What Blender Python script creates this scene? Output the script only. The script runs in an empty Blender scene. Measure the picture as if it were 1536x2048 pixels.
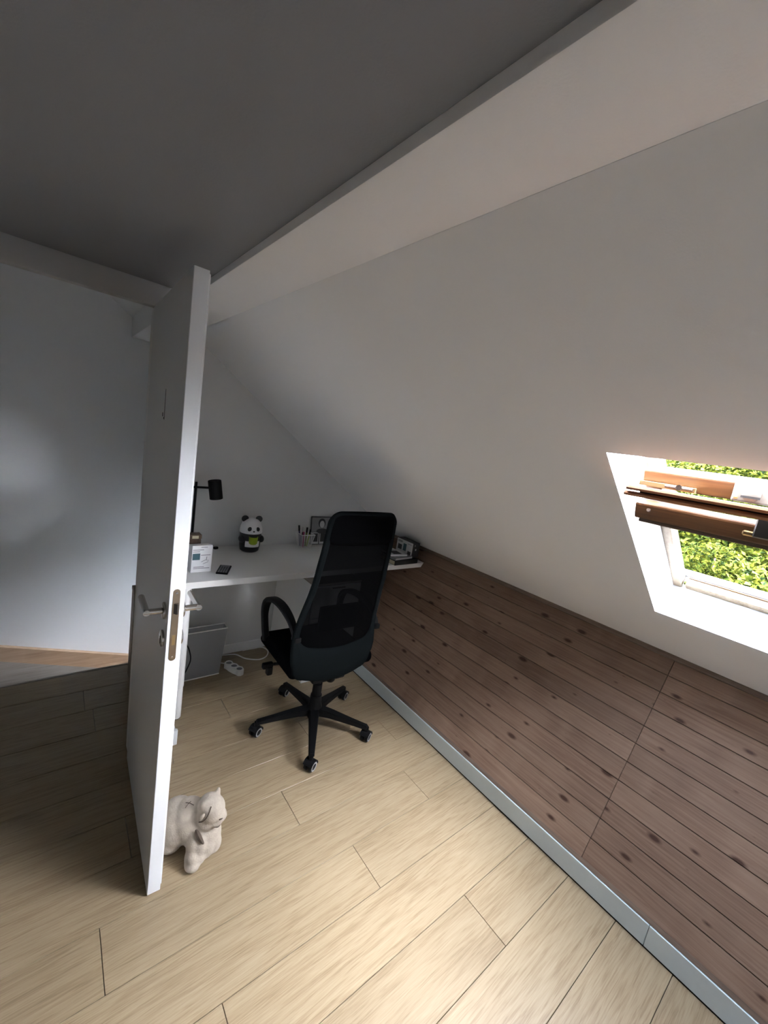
import bpy, bmesh, math, random
from mathutils import Vector, Matrix, Euler
R = math.radians
S = bpy.context.scene
COL = S.collection

# ------------------------------------------------------------------ camera
cam_d = bpy.data.cameras.new('camera')
cam = bpy.data.objects.new('camera', cam_d)
COL.objects.link(cam)
cam_d.sensor_fit = 'VERTICAL'
cam_d.sensor_height = 36.0
cam_d.lens = 813.42 / 2048 * 36.0
cam_d.clip_start = 0.02
cam_d.clip_end = 300
RIGHT = Vector((0.7749123, -0.611768, 0.1589053))
DOWN = Vector((0.0174308, -0.2306258, -0.9728864))
FWD = Vector((0.6318284, 0.7566715, -0.1680512))
mw = Matrix.Identity(4)
for i in range(3):
    mw[i][0] = RIGHT[i]; mw[i][1] = -DOWN[i]; mw[i][2] = -FWD[i]
mw[2][3] = 1.65
cam.matrix_world = mw
S.camera = cam

# ------------------------------------------------------------------ sky, window light, exposure
W = bpy.data.worlds.new('sky')
S.world = W
W.use_nodes = True
wn = W.node_tree
bg = wn.nodes['Background']
bg.inputs['Color'].default_value = (0.75, 0.84, 1.0, 1)
bg.inputs['Strength'].default_value = 17.0
S.view_settings.view_transform = 'Standard'
S.view_settings.look = 'None'
S.view_settings.exposure = 1.52
S.view_settings.gamma = 1.0
S.view_settings.use_curve_mapping = False
S.cycles.use_denoising = True
S.cycles.max_bounces = 10
S.cycles.diffuse_bounces = 6
S.cycles.glossy_bounces = 4
S.cycles.transmission_bounces = 6
S.cycles.transparent_max_bounces = 12
S.cycles.sample_clamp_indirect = 6.0
S.cycles.caustics_reflective = True
S.cycles.caustics_refractive = False

sun_d = bpy.data.lights.new('sun', 'SUN')
sun_d.energy = 90.0; sun_d.angle = R(80)   # sun veiled by thin bright cloud
sun_d.cycles.use_multiple_importance_sampling = True
sun_d.color = (0.90, 0.92, 1.0)
sun = bpy.data.objects.new('sun', sun_d); COL.objects.link(sun)
sun.rotation_euler = Vector((-0.58, 0.67, -0.57)).to_track_quat('-Z', 'Y').to_euler()

# roof slope plane: foot (XT, ZT), angle TH
TH = R(35.5); CT, ST = math.cos(TH), math.sin(TH)
XT, ZT = 2.270, 0.890
LEAN = R(35)
PX, PZ = 1.715, 0.097
def sl(s, y, d=0.0):
    """point on the roof slope: s up along the slope, d outward"""
    return Vector((XT - s * CT + d * ST, y, ZT + s * ST + d * CT))
WY0, WY1 = -0.300, 0.482          # window opening along y
WS0, WS1 = 0.461, 1.42           # window opening along the slope

pl = bpy.data.lights.new('window_portal', 'AREA')
pl.shape = 'RECTANGLE'; pl.size = 1.25; pl.size_y = 0.84
pl.cycles.is_portal = True
po = bpy.data.objects.new('window_portal', pl); COL.objects.link(po)
po.location = sl((WS0 + WS1) / 2 - 0.03, (WY0 + WY1) / 2, 0.26)
zx = Vector((ST, 0, CT))          # local +z points outdoors, light shines along -z into the room
xx = Vector((CT, 0, -ST)); yy = zx.cross(xx)
pm = Matrix.Identity(4)
for i in range(3):
    pm[i][0] = xx[i]; pm[i][1] = yy[i]; pm[i][2] = zx[i]; pm[i][3] = po.location[i]
po.matrix_world = pm

# ------------------------------------------------------------------ helpers
def tag(o, label=None, cat=None, group=None, kind=None):
    if label: o['label'] = label
    if cat: o['category'] = cat
    if group: o['group'] = group
    if kind: o['kind'] = kind
    return o

def thing(name, label, cat, loc=(0, 0, 0), rotz=0.0, group=None, kind=None):
    o = bpy.data.objects.new(name, None)
    COL.objects.link(o)
    o.empty_display_size = 0.05
    o.location = loc
    o.rotation_euler = (0, 0, rotz)
    return tag(o, label, cat, group, kind)

def obj(name, bm, mat, parent=None, smooth=False, loc=None, rot=None, label=None):
    bmesh.ops.recalc_face_normals(bm, faces=bm.faces)
    me = bpy.data.meshes.new(name)
    bm.to_mesh(me); bm.free()
    if smooth:
        for p in me.polygons: p.use_smooth = True
        if smooth != 'all':
            try: me.set_sharp_from_angle(angle=R(40))
            except Exception: pass
    if mat: me.materials.append(mat)
    return link(name, me, parent, loc, rot, label)

def link(name, me, parent=None, loc=None, rot=None, label=None):
    o = bpy.data.objects.new(name, me)
    COL.objects.link(o)
    if parent: o.parent = parent
    if loc is not None: o.location = loc
    if rot is not None: o.rotation_euler = rot
    if label: o['label'] = label
    return o

def box(bm, x0, x1, y0, y1, z0, z1, bev=0.0, seg=2, M=None):
    vs = [bm.verts.new((x, y, z)) for x in (x0, x1) for y in (y0, y1) for z in (z0, z1)]
    q = [(0, 1, 3, 2), (4, 6, 7, 5), (0, 4, 5, 1), (2, 3, 7, 6), (0, 2, 6, 4), (1, 5, 7, 3)]
    fs = [bm.faces.new([vs[i] for i in f]) for f in q]
    if bev:
        es = list({e for f in fs for e in f.edges})
        r = bmesh.ops.bevel(bm, geom=es, offset=bev, segments=seg, profile=0.5, affect='EDGES')
        vs = list({v for f in r['faces'] for v in f.verts} | {v for v in vs if v.is_valid})
    if M is not None:
        bmesh.ops.transform(bm, matrix=M, verts=[v for v in vs if v.is_valid])
    return bm

def nb(): return bmesh.new()

def prism(bm, pts, axis, a, b):
    """extrude a 2D polygon along an axis; pts are the other two coords in order"""
    def P(p, t):
        if axis == 'y': return (p[0], t, p[1])
        if axis == 'x': return (t, p[0], p[1])
        return (p[0], p[1], t)
    A_ = [bm.verts.new(P(p, a)) for p in pts]
    B_ = [bm.verts.new(P(p, b)) for p in pts]
    n = len(pts)
    bm.faces.new(A_); bm.faces.new(B_[::-1])
    for i in range(n):
        bm.faces.new((A_[i], B_[i], B_[(i + 1) % n], A_[(i + 1) % n]))
    return bm

def tube(bm, pts, rad, seg=10, cap=True, closed=False):
    pts = [Vector(p) for p in pts]
    rads = rad if isinstance(rad, (list, tuple)) else [rad] * len(pts)
    rings = []
    up = None
    n = len(pts)
    for i, p in enumerate(pts):
        if closed: t = pts[(i + 1) % n] - pts[i - 1]
        else: t = pts[min(i + 1, n - 1)] - pts[max(i - 1, 0)]
        t.normalize()
        if up is None:
            up = Vector((0, 0, 1)) if abs(t.z) < 0.9 else Vector((1, 0, 0))
        u = t.cross(up)
        if u.length < 1e-5: u = t.cross(Vector((0, 1, 0)))
        u.normalize(); v = u.cross(t); v.normalize(); up = v
        rings.append([bm.verts.new(p + (u * math.cos(2 * math.pi * k / seg) + v * math.sin(2 * math.pi * k / seg)) * rads[i]) for k in range(seg)])
    rng = range(n if closed else n - 1)
    for i in rng:
        a, b = rings[i], rings[(i + 1) % n]
        for k in range(seg):
            bm.faces.new((a[k], a[(k + 1) % seg], b[(k + 1) % seg], b[k]))
    if cap and not closed:
        bm.faces.new(rings[0][::-1]); bm.faces.new(rings[-1])
    return bm

def lathe(bm, prof, seg=28, M=None):
    rings = []
    for r, z in prof:
        if r < 1e-6: rings.append([bm.verts.new((0, 0, z))])
        else: rings.append([bm.verts.new((r * math.cos(2 * math.pi * k / seg), r * math.sin(2 * math.pi * k / seg), z)) for k in range(seg)])
    nv = [v for r in rings for v in r]
    for a, b in zip(rings, rings[1:]):
        for k in range(seg):
            k2 = (k + 1) % seg
            if len(a) == 1 and len(b) == 1: continue
            if len(a) == 1: bm.faces.new((a[0], b[k2], b[k]))
            elif len(b) == 1: bm.faces.new((a[k], a[k2], b[0]))
            else: bm.faces.new((a[k], a[k2], b[k2], b[k]))
    if M is not None: bmesh.ops.transform(bm, matrix=M, verts=nv)
    return bm

def spline(pts, n=8):
    """Catmull-Rom through points"""
    P = [Vector(p) for p in pts]
    P = [P[0] * 2 - P[1]] + P + [P[-1] * 2 - P[-2]]
    out = []
    for i in range(1, len(P) - 2):
        for k in range(n):
            t = k / n
            a, b, c, d = P[i - 1], P[i], P[i + 1], P[i + 2]
            out.append(0.5 * ((2 * b) + (c - a) * t + (2 * a - 5 * b + 4 * c - d) * t * t + (3 * b - a - 3 * c + d) * t ** 3))
    out.append(P[-2])
    return out

def interp(tab, z):
    if z <= tab[0][0]: return tab[0][1]
    for (a, fa), (b, fb) in zip(tab, tab[1:]):
        if z <= b:
            t = (z - a) / (b - a); t = t * t * (3 - 2 * t) * 0.4 + t * 0.6
            return fa + (fb - fa) * t
    return tab[-1][1]

# ------------------------------------------------------------------ materials
def mat(name, col, rough=0.6, metal=0.0, spec=0.5, noise=0.0, nscale=30, bump=0.0, bscale=200, trans=0.0, coat=0.0):
    m = bpy.data.materials.new(name)
    m.use_nodes = True
    nt = m.node_tree
    b = nt.nodes['Principled BSDF']
    b.inputs['Base Color'].default_value = (*col, 1)
    b.inputs['Roughness'].default_value = rough
    b.inputs['Metallic'].default_value = metal
    b.inputs['Specular IOR Level'].default_value = spec
    b.inputs['Coat Weight'].default_value = coat
    if trans: b.inputs['Transmission Weight'].default_value = trans
    tc = None
    if noise or bump:
        tc = nt.nodes.new('ShaderNodeTexCoord')
    if noise:
        n = nt.nodes.new('ShaderNodeTexNoise'); n.inputs['Scale'].default_value = nscale; n.inputs['Detail'].default_value = 4
        r = nt.nodes.new('ShaderNodeMapRange'); r.inputs['To Min'].default_value = 1 - noise; r.inputs['To Max'].default_value = 1 + noise
        mx = nt.nodes.new('ShaderNodeMix'); mx.data_type = 'RGBA'; mx.blend_type = 'MULTIPLY'; mx.inputs['Factor'].default_value = 1
        mx.inputs['A'].default_value = (*col, 1)
        nt.links.new(tc.outputs['Object'], n.inputs['Vector'])
        nt.links.new(n.outputs['Fac'], r.inputs['Value'])
        nt.links.new(r.outputs['Result'], mx.inputs['B'])
        nt.links.new(mx.outputs['Result'], b.inputs['Base Color'])
    if bump:
        n2 = nt.nodes.new('ShaderNodeTexNoise'); n2.inputs['Scale'].default_value = bscale; n2.inputs['Detail'].default_value = 3
        bp = nt.nodes.new('ShaderNodeBump'); bp.inputs['Strength'].default_value = bump; bp.inputs['Distance'].default_value = 0.002
        nt.links.new(tc.outputs['Object'], n2.inputs['Vector'])
        nt.links.new(n2.outputs['Fac'], bp.inputs['Height'])
        nt.links.new(bp.outputs['Normal'], b.inputs['Normal'])
    return m

def wood(name, c1, c2, c3, rough, axis='x', fine=90, broad=14, along=5, bump=0.05, knots=False, randoff=True, var=0.08, spec=0.5):
    """grain running along the local x (or given) axis; random tone per object"""
    m = bpy.data.materials.new(name); m.use_nodes = True
    nt = m.node_tree; L = nt.links.new; N = nt.nodes.new
    b = nt.nodes['Principled BSDF']
    b.inputs['Roughness'].default_value = rough
    b.inputs['Specular IOR Level'].default_value = spec
    tc = N('ShaderNodeTexCoord'); oi = N('ShaderNodeObjectInfo')
    mul = N('ShaderNodeVectorMath'); mul.operation = 'MULTIPLY_ADD'
    cmb = N('ShaderNodeCombineXYZ')
    for k in ('X', 'Y', 'Z'): L(oi.outputs['Random'], cmb.inputs[k])
    L(cmb.outputs['Vector'], mul.inputs[0])
    mul.inputs[1].default_value = (37.0, 23.0, 11.0) if randoff else (0, 0, 0)
    L(tc.outputs['Object'], mul.inputs[2])
    sc = {'x': ((1.3, broad, broad), (along, fine, fine)), 'y': ((broad, 1.3, broad), (fine, along, fine)), 'z': ((broad, broad, 1.3), (fine, fine, along))}[axis]
    def noise_at(scale, detail, dist):
        mp = N('ShaderNodeVectorMath'); mp.operation = 'MULTIPLY'; mp.inputs[1].default_value = scale
        L(mul.outputs['Vector'], mp.inputs[0])
        n = N('ShaderNodeTexNoise'); n.inputs['Scale'].default_value = 1; n.inputs['Detail'].default_value = detail; n.inputs['Distortion'].default_value = dist
        L(mp.outputs['Vector'], n.inputs['Vector'])
        return n
    n1 = noise_at(sc[0], 3, 1.2); n2 = noise_at(sc[1], 5, 0.6)
    # ring pattern from the broad noise
    mm = N('ShaderNodeMath'); mm.operation = 'MULTIPLY'; mm.inputs[1].default_value = 26
    sn = N('ShaderNodeMath'); sn.operation = 'SINE'
    L(n1.outputs['Fac'], mm.inputs[0]); L(mm.outputs[0], sn.inputs[0])
    rs = N('ShaderNodeMapRange'); rs.inputs['From Min'].default_value = -1; rs.inputs['To Min'].default_value = 0.35; rs.inputs['To Max'].default_value = 0.65
    L(sn.outputs[0], rs.inputs['Value'])
    ad = N('ShaderNodeMix'); ad.data_type = 'FLOAT'; ad.inputs['Factor'].default_value = 0.62
    L(rs.outputs['Result'], ad.inputs['A']); L(n2.outputs['Fac'], ad.inputs['B'])
    cr = N('ShaderNodeValToRGB')
    cr.color_ramp.elements[0].position = 0.34; cr.color_ramp.elements[0].color = (*c3, 1)
    cr.color_ramp.elements[1].position = 0.66; cr.color_ramp.elements[1].color = (*c1, 1)
    e = cr.color_ramp.elements.new(0.5); e.color = (*c2, 1)
    L(ad.outputs['Result'], cr.inputs['Fac'])
    vr = N('ShaderNodeMapRange'); vr.inputs['To Min'].default_value = 1 - var; vr.inputs['To Max'].default_value = 1 + var
    L(oi.outputs['Random'], vr.inputs['Value'])
    mx = N('ShaderNodeMix'); mx.data_type = 'RGBA'; mx.blend_type = 'MULTIPLY'; mx.inputs['Factor'].default_value = 1
    L(cr.outputs['Color'], mx.inputs['A']); L(vr.outputs['Result'], mx.inputs['B'])
    out = mx.outputs['Result']
    if knots:
        kp = N('ShaderNodeVectorMath'); kp.operation = 'MULTIPLY'; kp.inputs[1].default_value = (4.6, 11.0, 0.0)
        L(mul.outputs['Vector'], kp.inputs[0])
        vo = N('ShaderNodeTexVoronoi'); vo.inputs['Scale'].default_value = 1; vo.voronoi_dimensions = '2D'; vo.inputs['Randomness'].default_value = 1
        L(kp.outputs['Vector'], vo.inputs['Vector'])
        wn_ = N('ShaderNodeSeparateColor'); L(vo.outputs['Color'], wn_.inputs['Color'])
        # knot size varies per cell, many cells have none
        sz = N('ShaderNodeMapRange'); sz.inputs['From Min'].default_value = 0.35; sz.inputs['From Max'].default_value = 1.0
        sz.inputs['To Min'].default_value = 0.0; sz.inputs['To Max'].default_value = 0.13
        L(wn_.outputs['Red'], sz.inputs['Value'])
        df = N('ShaderNodeMath'); df.operation = 'SUBTRACT'; L(sz.outputs['Result'], df.inputs[0]); L(vo.outputs['Distance'], df.inputs[1])
        kr = N('ShaderNodeMapRange'); kr.inputs['From Min'].default_value = -0.03; kr.inputs['From Max'].default_value = 0.05
        L(df.outputs[0], kr.inputs['Value'])
        km = N('ShaderNodeMix'); km.data_type = 'RGBA'
        L(kr.outputs['Result'], km.inputs['Factor']); L(out, km.inputs['A']); km.inputs['B'].default_value = (0.045, 0.02, 0.012, 1)
        out = km.outputs['Result']
    L(out, b.inputs['Base Color'])
    if bump:
        bp = N('ShaderNodeBump'); bp.inputs['Strength'].default_value = bump; bp.inputs['Distance'].default_value = 0.001
        L(n2.outputs['Fac'], bp.inputs['Height']); L(bp.outputs['Normal'], b.inputs['Normal'])
    return m

M = {}
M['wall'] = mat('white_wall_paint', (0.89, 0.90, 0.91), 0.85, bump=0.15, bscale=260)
M['wall_shaded'] = mat('wall_painted_shade', (0.635, 0.64, 0.63), 0.85, bump=0.15, bscale=260)  # darker copy of the slope's white; alcove shade is put into the colour
M['ceil'] = mat('ceiling_grey', (0.225, 0.232, 0.25), 0.9, bump=0.2, bscale=220)  # one even grey, darker than the walls
M['header'] = mat('header_painted_shade', (0.48, 0.48, 0.48), 0.9)  # white header darkened; the open door's shadow is put into this colour
M['plank'] = wood('oak_laminate', (0.318, 0.246, 0.155), (0.280, 0.211, 0.128), (0.205, 0.145, 0.082), 0.34, 'x', fine=240, broad=17, along=11, bump=0.08, var=0.05)
M['subfloor'] = mat('floor_joint', (0.10, 0.075, 0.05), 0.9)
M['pine'] = wood('stained_pine', (0.212, 0.140, 0.097), (0.178, 0.113, 0.077), (0.136, 0.082, 0.055), 0.62, 'x', 120, 0.05, knots=True, var=0.13, spec=0.22)
M['pine_trim'] = wood('stained_pine_trim', (0.17, 0.12, 0.085), (0.13, 0.09, 0.065), (0.10, 0.065, 0.045), 0.5, 'y', 120, 0.05)
M['groove'] = mat('panel_groove', (0.05, 0.032, 0.024), 0.9)
M['grey_board'] = mat('pale_grey_board', (0.66, 0.76, 0.80), 0.38, noise=0.03, nscale=60)
M['door'] = mat('white_door_lacquer', (0.76, 0.785, 0.80), 0.4)
M['steel'] = mat('brushed_steel', (0.50, 0.48, 0.45), 0.22, 1.0)
M['plate'] = mat('aged_nickel_plate', (0.42, 0.34, 0.25), 0.3, 1.0, noise=0.12, nscale=40)
M['steel_dark'] = mat('dark_steel', (0.16, 0.15, 0.14), 0.35, 1.0)
M['brass'] = mat('brass', (0.62, 0.46, 0.24), 0.35, 1.0, noise=0.1)
M['white'] = mat('white_laminate', (0.80, 0.80, 0.785), 0.35)
M['white_gloss'] = mat('white_gloss_plastic', (0.83, 0.83, 0.82), 0.25)
M['plastic_white'] = mat('white_plastic', (0.78, 0.77, 0.74), 0.4)
M['black'] = mat('black_plastic', (0.004, 0.004, 0.0044), 0.55, spec=0.15)
M['black_matte'] = mat('black_matte', (0.010, 0.010, 0.011), 0.7)
M['fabric'] = mat('black_fabric', (0.003, 0.003, 0.0034), 0.95, spec=0.0, noise=0.2, nscale=300, bump=0.3, bscale=700)
M['slate'] = mat('slate_fabric', (0.0072, 0.0088, 0.0094), 0.95, spec=0.0, noise=0.15, nscale=300, bump=0.3, bscale=700)
M['grey_ring'] = mat('grey_rubber', (0.30, 0.30, 0.30), 0.5)
M['stone'] = mat('weathered_stone', (0.40, 0.345, 0.28), 0.88, noise=0.32, nscale=38, bump=0.6, bscale=180)
M['stone_dark'] = mat('crevice_and_shade_dark', (0.07, 0.05, 0.035), 0.9)
M['frame_pine'] = wood('varnished_window_pine', (0.135, 0.060, 0.019), (0.105, 0.044, 0.014), (0.070, 0.027, 0.009), 0.4, 'y', 110, 0.05, var=0.04)
M['frame_worn'] = wood('worn_pale_window_pine', (0.17, 0.135, 0.09), (0.145, 0.11, 0.07), (0.10, 0.07, 0.036), 0.6, 'x', 80, 0.05, var=0.03)
M['bronze'] = mat('bronze_anodised', (0.30, 0.16, 0.10), 0.4, 1.0)
M['alu_white'] = mat('white_aluminium', (0.17, 0.175, 0.18), 0.45)
M['alu_old'] = mat('old_pale_metal', (0.17, 0.16, 0.14), 0.5, 0.3, noise=0.2, nscale=60)
M['green'] = mat('lime_green_plastic', (0.33, 0.47, 0.02), 0.4)
M['panda_white'] = mat('panda_white', (0.90, 0.90, 0.91), 0.3)
M['panda_black'] = mat('panda_black', (0.012, 0.012, 0.014), 0.45)
M['paper'] = mat('carton_white', (0.74, 0.74, 0.75), 0.6)
M['ink'] = mat('grey_ink', (0.22, 0.22, 0.24), 0.6)
M['ink_dark'] = mat('black_ink', (0.02, 0.02, 0.022), 0.6)
M['teal'] = mat('dark_teal_print', (0.02, 0.07, 0.085), 0.5)
M['brown'] = wood('dark_brown_wood', (0.12, 0.075, 0.045), (0.085, 0.05, 0.03), (0.055, 0.032, 0.02), 0.5, 'z', 80, 0.05)
M['oak_grey'] = wood('greyed_oak', (0.36, 0.31, 0.26), (0.31, 0.26, 0.21), (0.24, 0.2, 0.16), 0.55, 'x', 80, 0.05)
M['stair_wood'] = wood('pale_brown_stair_wood', (0.46, 0.32, 0.21), (0.40, 0.27, 0.17), (0.32, 0.21, 0.13), 0.5, 'x', 70, 0.05)
M['blue'] = mat('navy_blue', (0.015, 0.02, 0.11), 0.35)
M['pink'] = mat('magenta', (0.35, 0.03, 0.12), 0.4)
M['olive'] = mat('olive_green', (0.16, 0.19, 0.02), 0.4)
M['grey_mid'] = mat('mid_grey_print', (0.22, 0.22, 0.22), 0.5)
M['grey_lt'] = mat('light_grey_print', (0.5, 0.5, 0.5), 0.5)
M['book_grey'] = mat('grey_book_cover', (0.20, 0.20, 0.21), 0.6)
M['book_page'] = mat('yellowed_pages', (0.50, 0.44, 0.30), 0.8)
M['lawn'] = mat('mown_grass', (0.014, 0.018, 0.003), 1.0, spec=0.0, noise=0.4, nscale=6)
M['concrete'] = mat('pale_concrete', (0.085, 0.085, 0.082), 1.0, spec=0.0, noise=0.1, nscale=8)

# see-through chair mesh
def mesh_fabric():
    m = bpy.data.materials.new('chair_mesh'); m.use_nodes = True
    nt = m.node_tree; L = nt.links.new; N = nt.nodes.new
    b = nt.nodes['Principled BSDF']; out = nt.nodes['Material Output']
    b.inputs['Base Color'].default_value = (0.0028, 0.0028, 0.003, 1); b.inputs['Roughness'].default_value = 0.7; b.inputs['Specular IOR Level'].default_value = 0.0
    t = N('ShaderNodeBsdfTransparent'); mx = N('ShaderNodeMixShader')
    mx.inputs['Fac'].default_value = 0.98
    L(t.outputs[0], mx.inputs[1]); L(b.outputs[0], mx.inputs[2]); L(mx.outputs[0], out.inputs['Surface'])
    return m
M['mesh'] = mesh_fabric()

def bin_plastic():
    m = bpy.data.materials.new('frosted_bin_plastic'); m.use_nodes = True
    nt = m.node_tree; L = nt.links.new; N = nt.nodes.new
    b = nt.nodes['Principled BSDF']; out = nt.nodes['Material Output']
    b.inputs['Base Color'].default_value = (0.66, 0.67, 0.68, 1); b.inputs['Roughness'].default_value = 0.35
    t = N('ShaderNodeBsdfTransparent'); t.inputs['Color'].default_value = (0.9, 0.9, 0.9, 1)
    tr = N('ShaderNodeBsdfTranslucent'); tr.inputs['Color'].default_value = (0.66, 0.67, 0.68, 1)
    m1 = N('ShaderNodeMixShader'); m1.inputs['Fac'].default_value = 0.5
    m2 = N('ShaderNodeMixShader'); m2.inputs['Fac'].default_value = 0.58
    L(b.outputs[0], m1.inputs[1]); L(tr.outputs[0], m1.inputs[2])
    L(m1.outputs[0], m2.inputs[1]); L(t.outputs[0], m2.inputs[2]); L(m2.outputs[0], out.inputs['Surface'])
    return m
M['bin'] = bin_plastic()

def glass():
    m = bpy.data.materials.new('window_glass'); m.use_nodes = True
    nt = m.node_tree; L = nt.links.new; N = nt.nodes.new
    out = nt.nodes['Material Output']; nt.nodes.remove(nt.nodes['Principled BSDF'])
    t = N('ShaderNodeBsdfTransparent'); t.inputs['Color'].default_value = (0.61, 0.615, 0.625, 1)
    g = N('ShaderNodeBsdfGlossy'); g.inputs['Roughness'].default_value = 0.02
    fr = N('ShaderNodeFresnel'); fr.inputs['IOR'].default_value = 1.45
    mx = N('ShaderNodeMixShader')
    L(fr.outputs[0], mx.inputs['Fac']); L(t.outputs[0], mx.inputs[1]); L(g.outputs[0], mx.inputs[2]); L(mx.outputs[0], out.inputs['Surface'])
    return m
M['glass'] = glass()

def leaf_mat():
    m = bpy.data.materials.new('leaf_green'); m.use_nodes = True
    nt = m.node_tree; L = nt.links.new; N = nt.nodes.new
    b = nt.nodes['Principled BSDF']; b.inputs['Roughness'].default_value = 0.8; b.inputs['Specular IOR Level'].default_value = 0.05
    tc = N('ShaderNodeTexCoord'); n = N('ShaderNodeTexNoise'); n.inputs['Scale'].default_value = 7; n.inputs['Detail'].default_value = 3
    L(tc.outputs['Object'], n.inputs['Vector'])
    cr = N('ShaderNodeValToRGB')
    cr.color_ramp.elements[0].position = 0.35; cr.color_ramp.elements[0].color = (0.003, 0.008, 0.001, 1)
    cr.color_ramp.elements[1].position = 0.62; cr.color_ramp.elements[1].color = (0.088, 0.088, 0.010, 1)
    e = cr.color_ramp.elements.new(0.48); e.color = (0.030, 0.040, 0.004, 1)
    L(n.outputs['Fac'], cr.inputs['Fac']); L(cr.outputs['Color'], b.inputs['Base Color'])
    return m
M['leaf'] = leaf_mat()

rng = random.Random(7)

# ================================================================== THE SETTING
# ---- floor
ROW = 0.1906; Y0 = 1.2285
FX0, FX1, FY0, FY1 = -3.20, 1.706, -2.40, 2.753
bm = nb()
box(bm, FX0, 1.7185, FY0, FY1, -0.18, -0.013)
floor = obj('floor', bm, M['subfloor'])
tag(floor, 'pale oak plank floor running under the desk and the door', 'floor', kind='structure')
cuts = {-1: 0.139, 0: 0.843, -2: 0.990, -3: 0.404, -4: 1.256, -5: 0.5, -6: 0.62, 1: 0.25, 2: 1.12, 3: 0.47, 4: 0.80}
PLEN = 1.30
k0 = math.floor((FY0 - Y0) / ROW)
k1 = math.ceil((FY1 - Y0) / ROW - 1e-6)
for k in range(k0, k1):
    ya, yb = Y0 + k * ROW, Y0 + (k + 1) * ROW
    ya = max(ya, FY0); yb = min(yb, FY1)
    if yb - ya < 0.02: continue
    c = cuts.get(k, rng.uniform(0, PLEN))
    x = c - PLEN * 4
    while x < FX1:
        xa, xb = max(x, FX0), min(x + PLEN, FX1)
        x += PLEN
        if xb - xa < 0.03: continue
        lx, ly = (xb - xa) / 2, (yb - ya) / 2
        bm = nb()
        g = 0.0010
        box(bm, -lx + g, lx - g, -ly + g, ly - g, -0.012, 0.0, bev=0.0007, seg=1)
        obj('plank', bm, M['plank'], floor, loc=((xa + xb) / 2, (ya + yb) / 2, 0))

# ---- leaning pine-clad wall at the right
cl, sn_ = math.cos(LEAN), math.sin(LEAN)
def pn(s, y, d=0.0):
    return Vector((PX + s * sn_ - d * cl, y, PZ + s * cl + d * sn_))
bm = nb()
a, b_, c_, d_ = pn(0, 0, -0.012), pn(0.968, 0, -0.012), pn(0.968, 0, -0.10), pn(0, 0, -0.10)
prism(bm, [(1.7187, -0.15), (1.7187, 0.093), (a.x, a.z), (b_.x, b_.z), (c_.x, c_.z), (1.95, -0.15)], 'y', -2.4, 2.66)
wall_right = obj('wall_right', bm, M['groove'])
tag(wall_right, 'leaning knee wall clad in brown stained pine boards', 'wall', kind='structure')
ss = [0.006, 0.094, 0.181, 0.266, 0.354, 0.440, 0.527, 0.613, 0.700, 0.784, 0.869, 0.952]
segs = [(-2.4, -1.75), (-1.75, 0.445), (0.445, 2.658)]
board_rot = Matrix(((0, sn_, -cl), (1, 0, 0), (0, cl, sn_)))   # local x->y, y->up the panel, z->into the room
for (ya, yb) in segs:
    for sa, sb in zip(ss, ss[1:]):
        lx, ly = (yb - ya) / 2, (sb - sa) / 2
        g = 0.0011
        bm = nb()
        box(bm, -lx + g * 0.6, lx - g * 0.6, -ly + g, ly - g, -0.012, 0.0, bev=0.0015, seg=1)
        o = obj('board', bm, M['pine'], wall_right)
        m4 = board_rot.to_4x4()
        m4.translation = pn((sa + sb) / 2, (ya + yb) / 2, 0)
        o.matrix_local = m4
# trims above and below the boards
bm = nb()
a, b_, c_, d_ = pn(0.946, 0, 0.0), pn(0.946, 0, 0.010), pn(0.980, 0, 0.010), pn(0.980, 0, -0.01)
prism(bm, [(a.x, a.z), (b_.x, b_.z), (c_.x, c_.z), (d_.x, d_.z)], 'y', -2.4, 2.658)
tag(obj('trim_1', bm, M['pine_trim']), 'dark narrow strip where the pine boards meet the white slope', 'trim', kind='structure')
bm = nb()
a, b_, c_, d_ = pn(-0.004, 0, -0.006), pn(-0.004, 0, 0.005), pn(0.012, 0, 0.005), pn(0.012, 0, -0.006)
prism(bm, [(a.x, a.z), (b_.x, b_.z), (c_.x, c_.z), (d_.x, d_.z)], 'y', -2.4, 2.658)
tag(obj('trim_2', bm, M['pine_trim']), 'thin brown strip along the foot of the pine boards', 'trim', kind='structure')

# ---- grey baseboard below it
bb = thing('baseboard_right', 'pale grey baseboard along the foot of the pine wall', 'baseboard', kind='structure')
for (ya, yb) in ((-2.4, 0.1805), (0.1820, 2.658)):
    bm = nb(); box(bm, 1.7045, 1.7185, ya, yb, 0.005, 0.0945, bev=0.0015, seg=1)
    obj('board', bm, M['grey_board'], bb)
bm = nb(); box(bm, 1.7075, 1.7175, -2.4, 2.658, 0.0, 0.0052)  # black strip standing in for the shade line under the baseboard
obj('painted_gap_shade', bm, M['black_matte'], bb)

# ---- ceiling: sloped roof side with the window opening, beam, flat part
BX0, BX1, BZ = 0.409, 0.600, 2.082
ceiling = thing('ceiling', 'white attic ceiling, flat in the middle and sloping down to the right', 'ceiling', kind='structure')
SB = (XT - BX1) / CT
D = 0.185
def slab(bm, poly, ya, yb):
    prism(bm, [(sl(s, 0, d).x, sl(s, 0, d).z) for s, d in poly], 'y', ya, yb)
bm = nb()
slab(bm, [(0, 0), (SB, 0), (SB, D), (-0.10, D)], WY1, 2.66)
slab(bm, [(0, 0), (SB, 0), (SB, D), (-0.10, D)], -2.4, WY0)
slab(bm, [(0, 0), (WS0, 0), (WS0 - 0.070, D), (-0.10, D)], WY0, WY1)
slab(bm, [(WS1, 0), (SB, 0), (SB, D), (WS1 + 0.02, D)], WY0, WY1)
obj('slope', bm, M['wall'], ceiling)
bm = nb()
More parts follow.
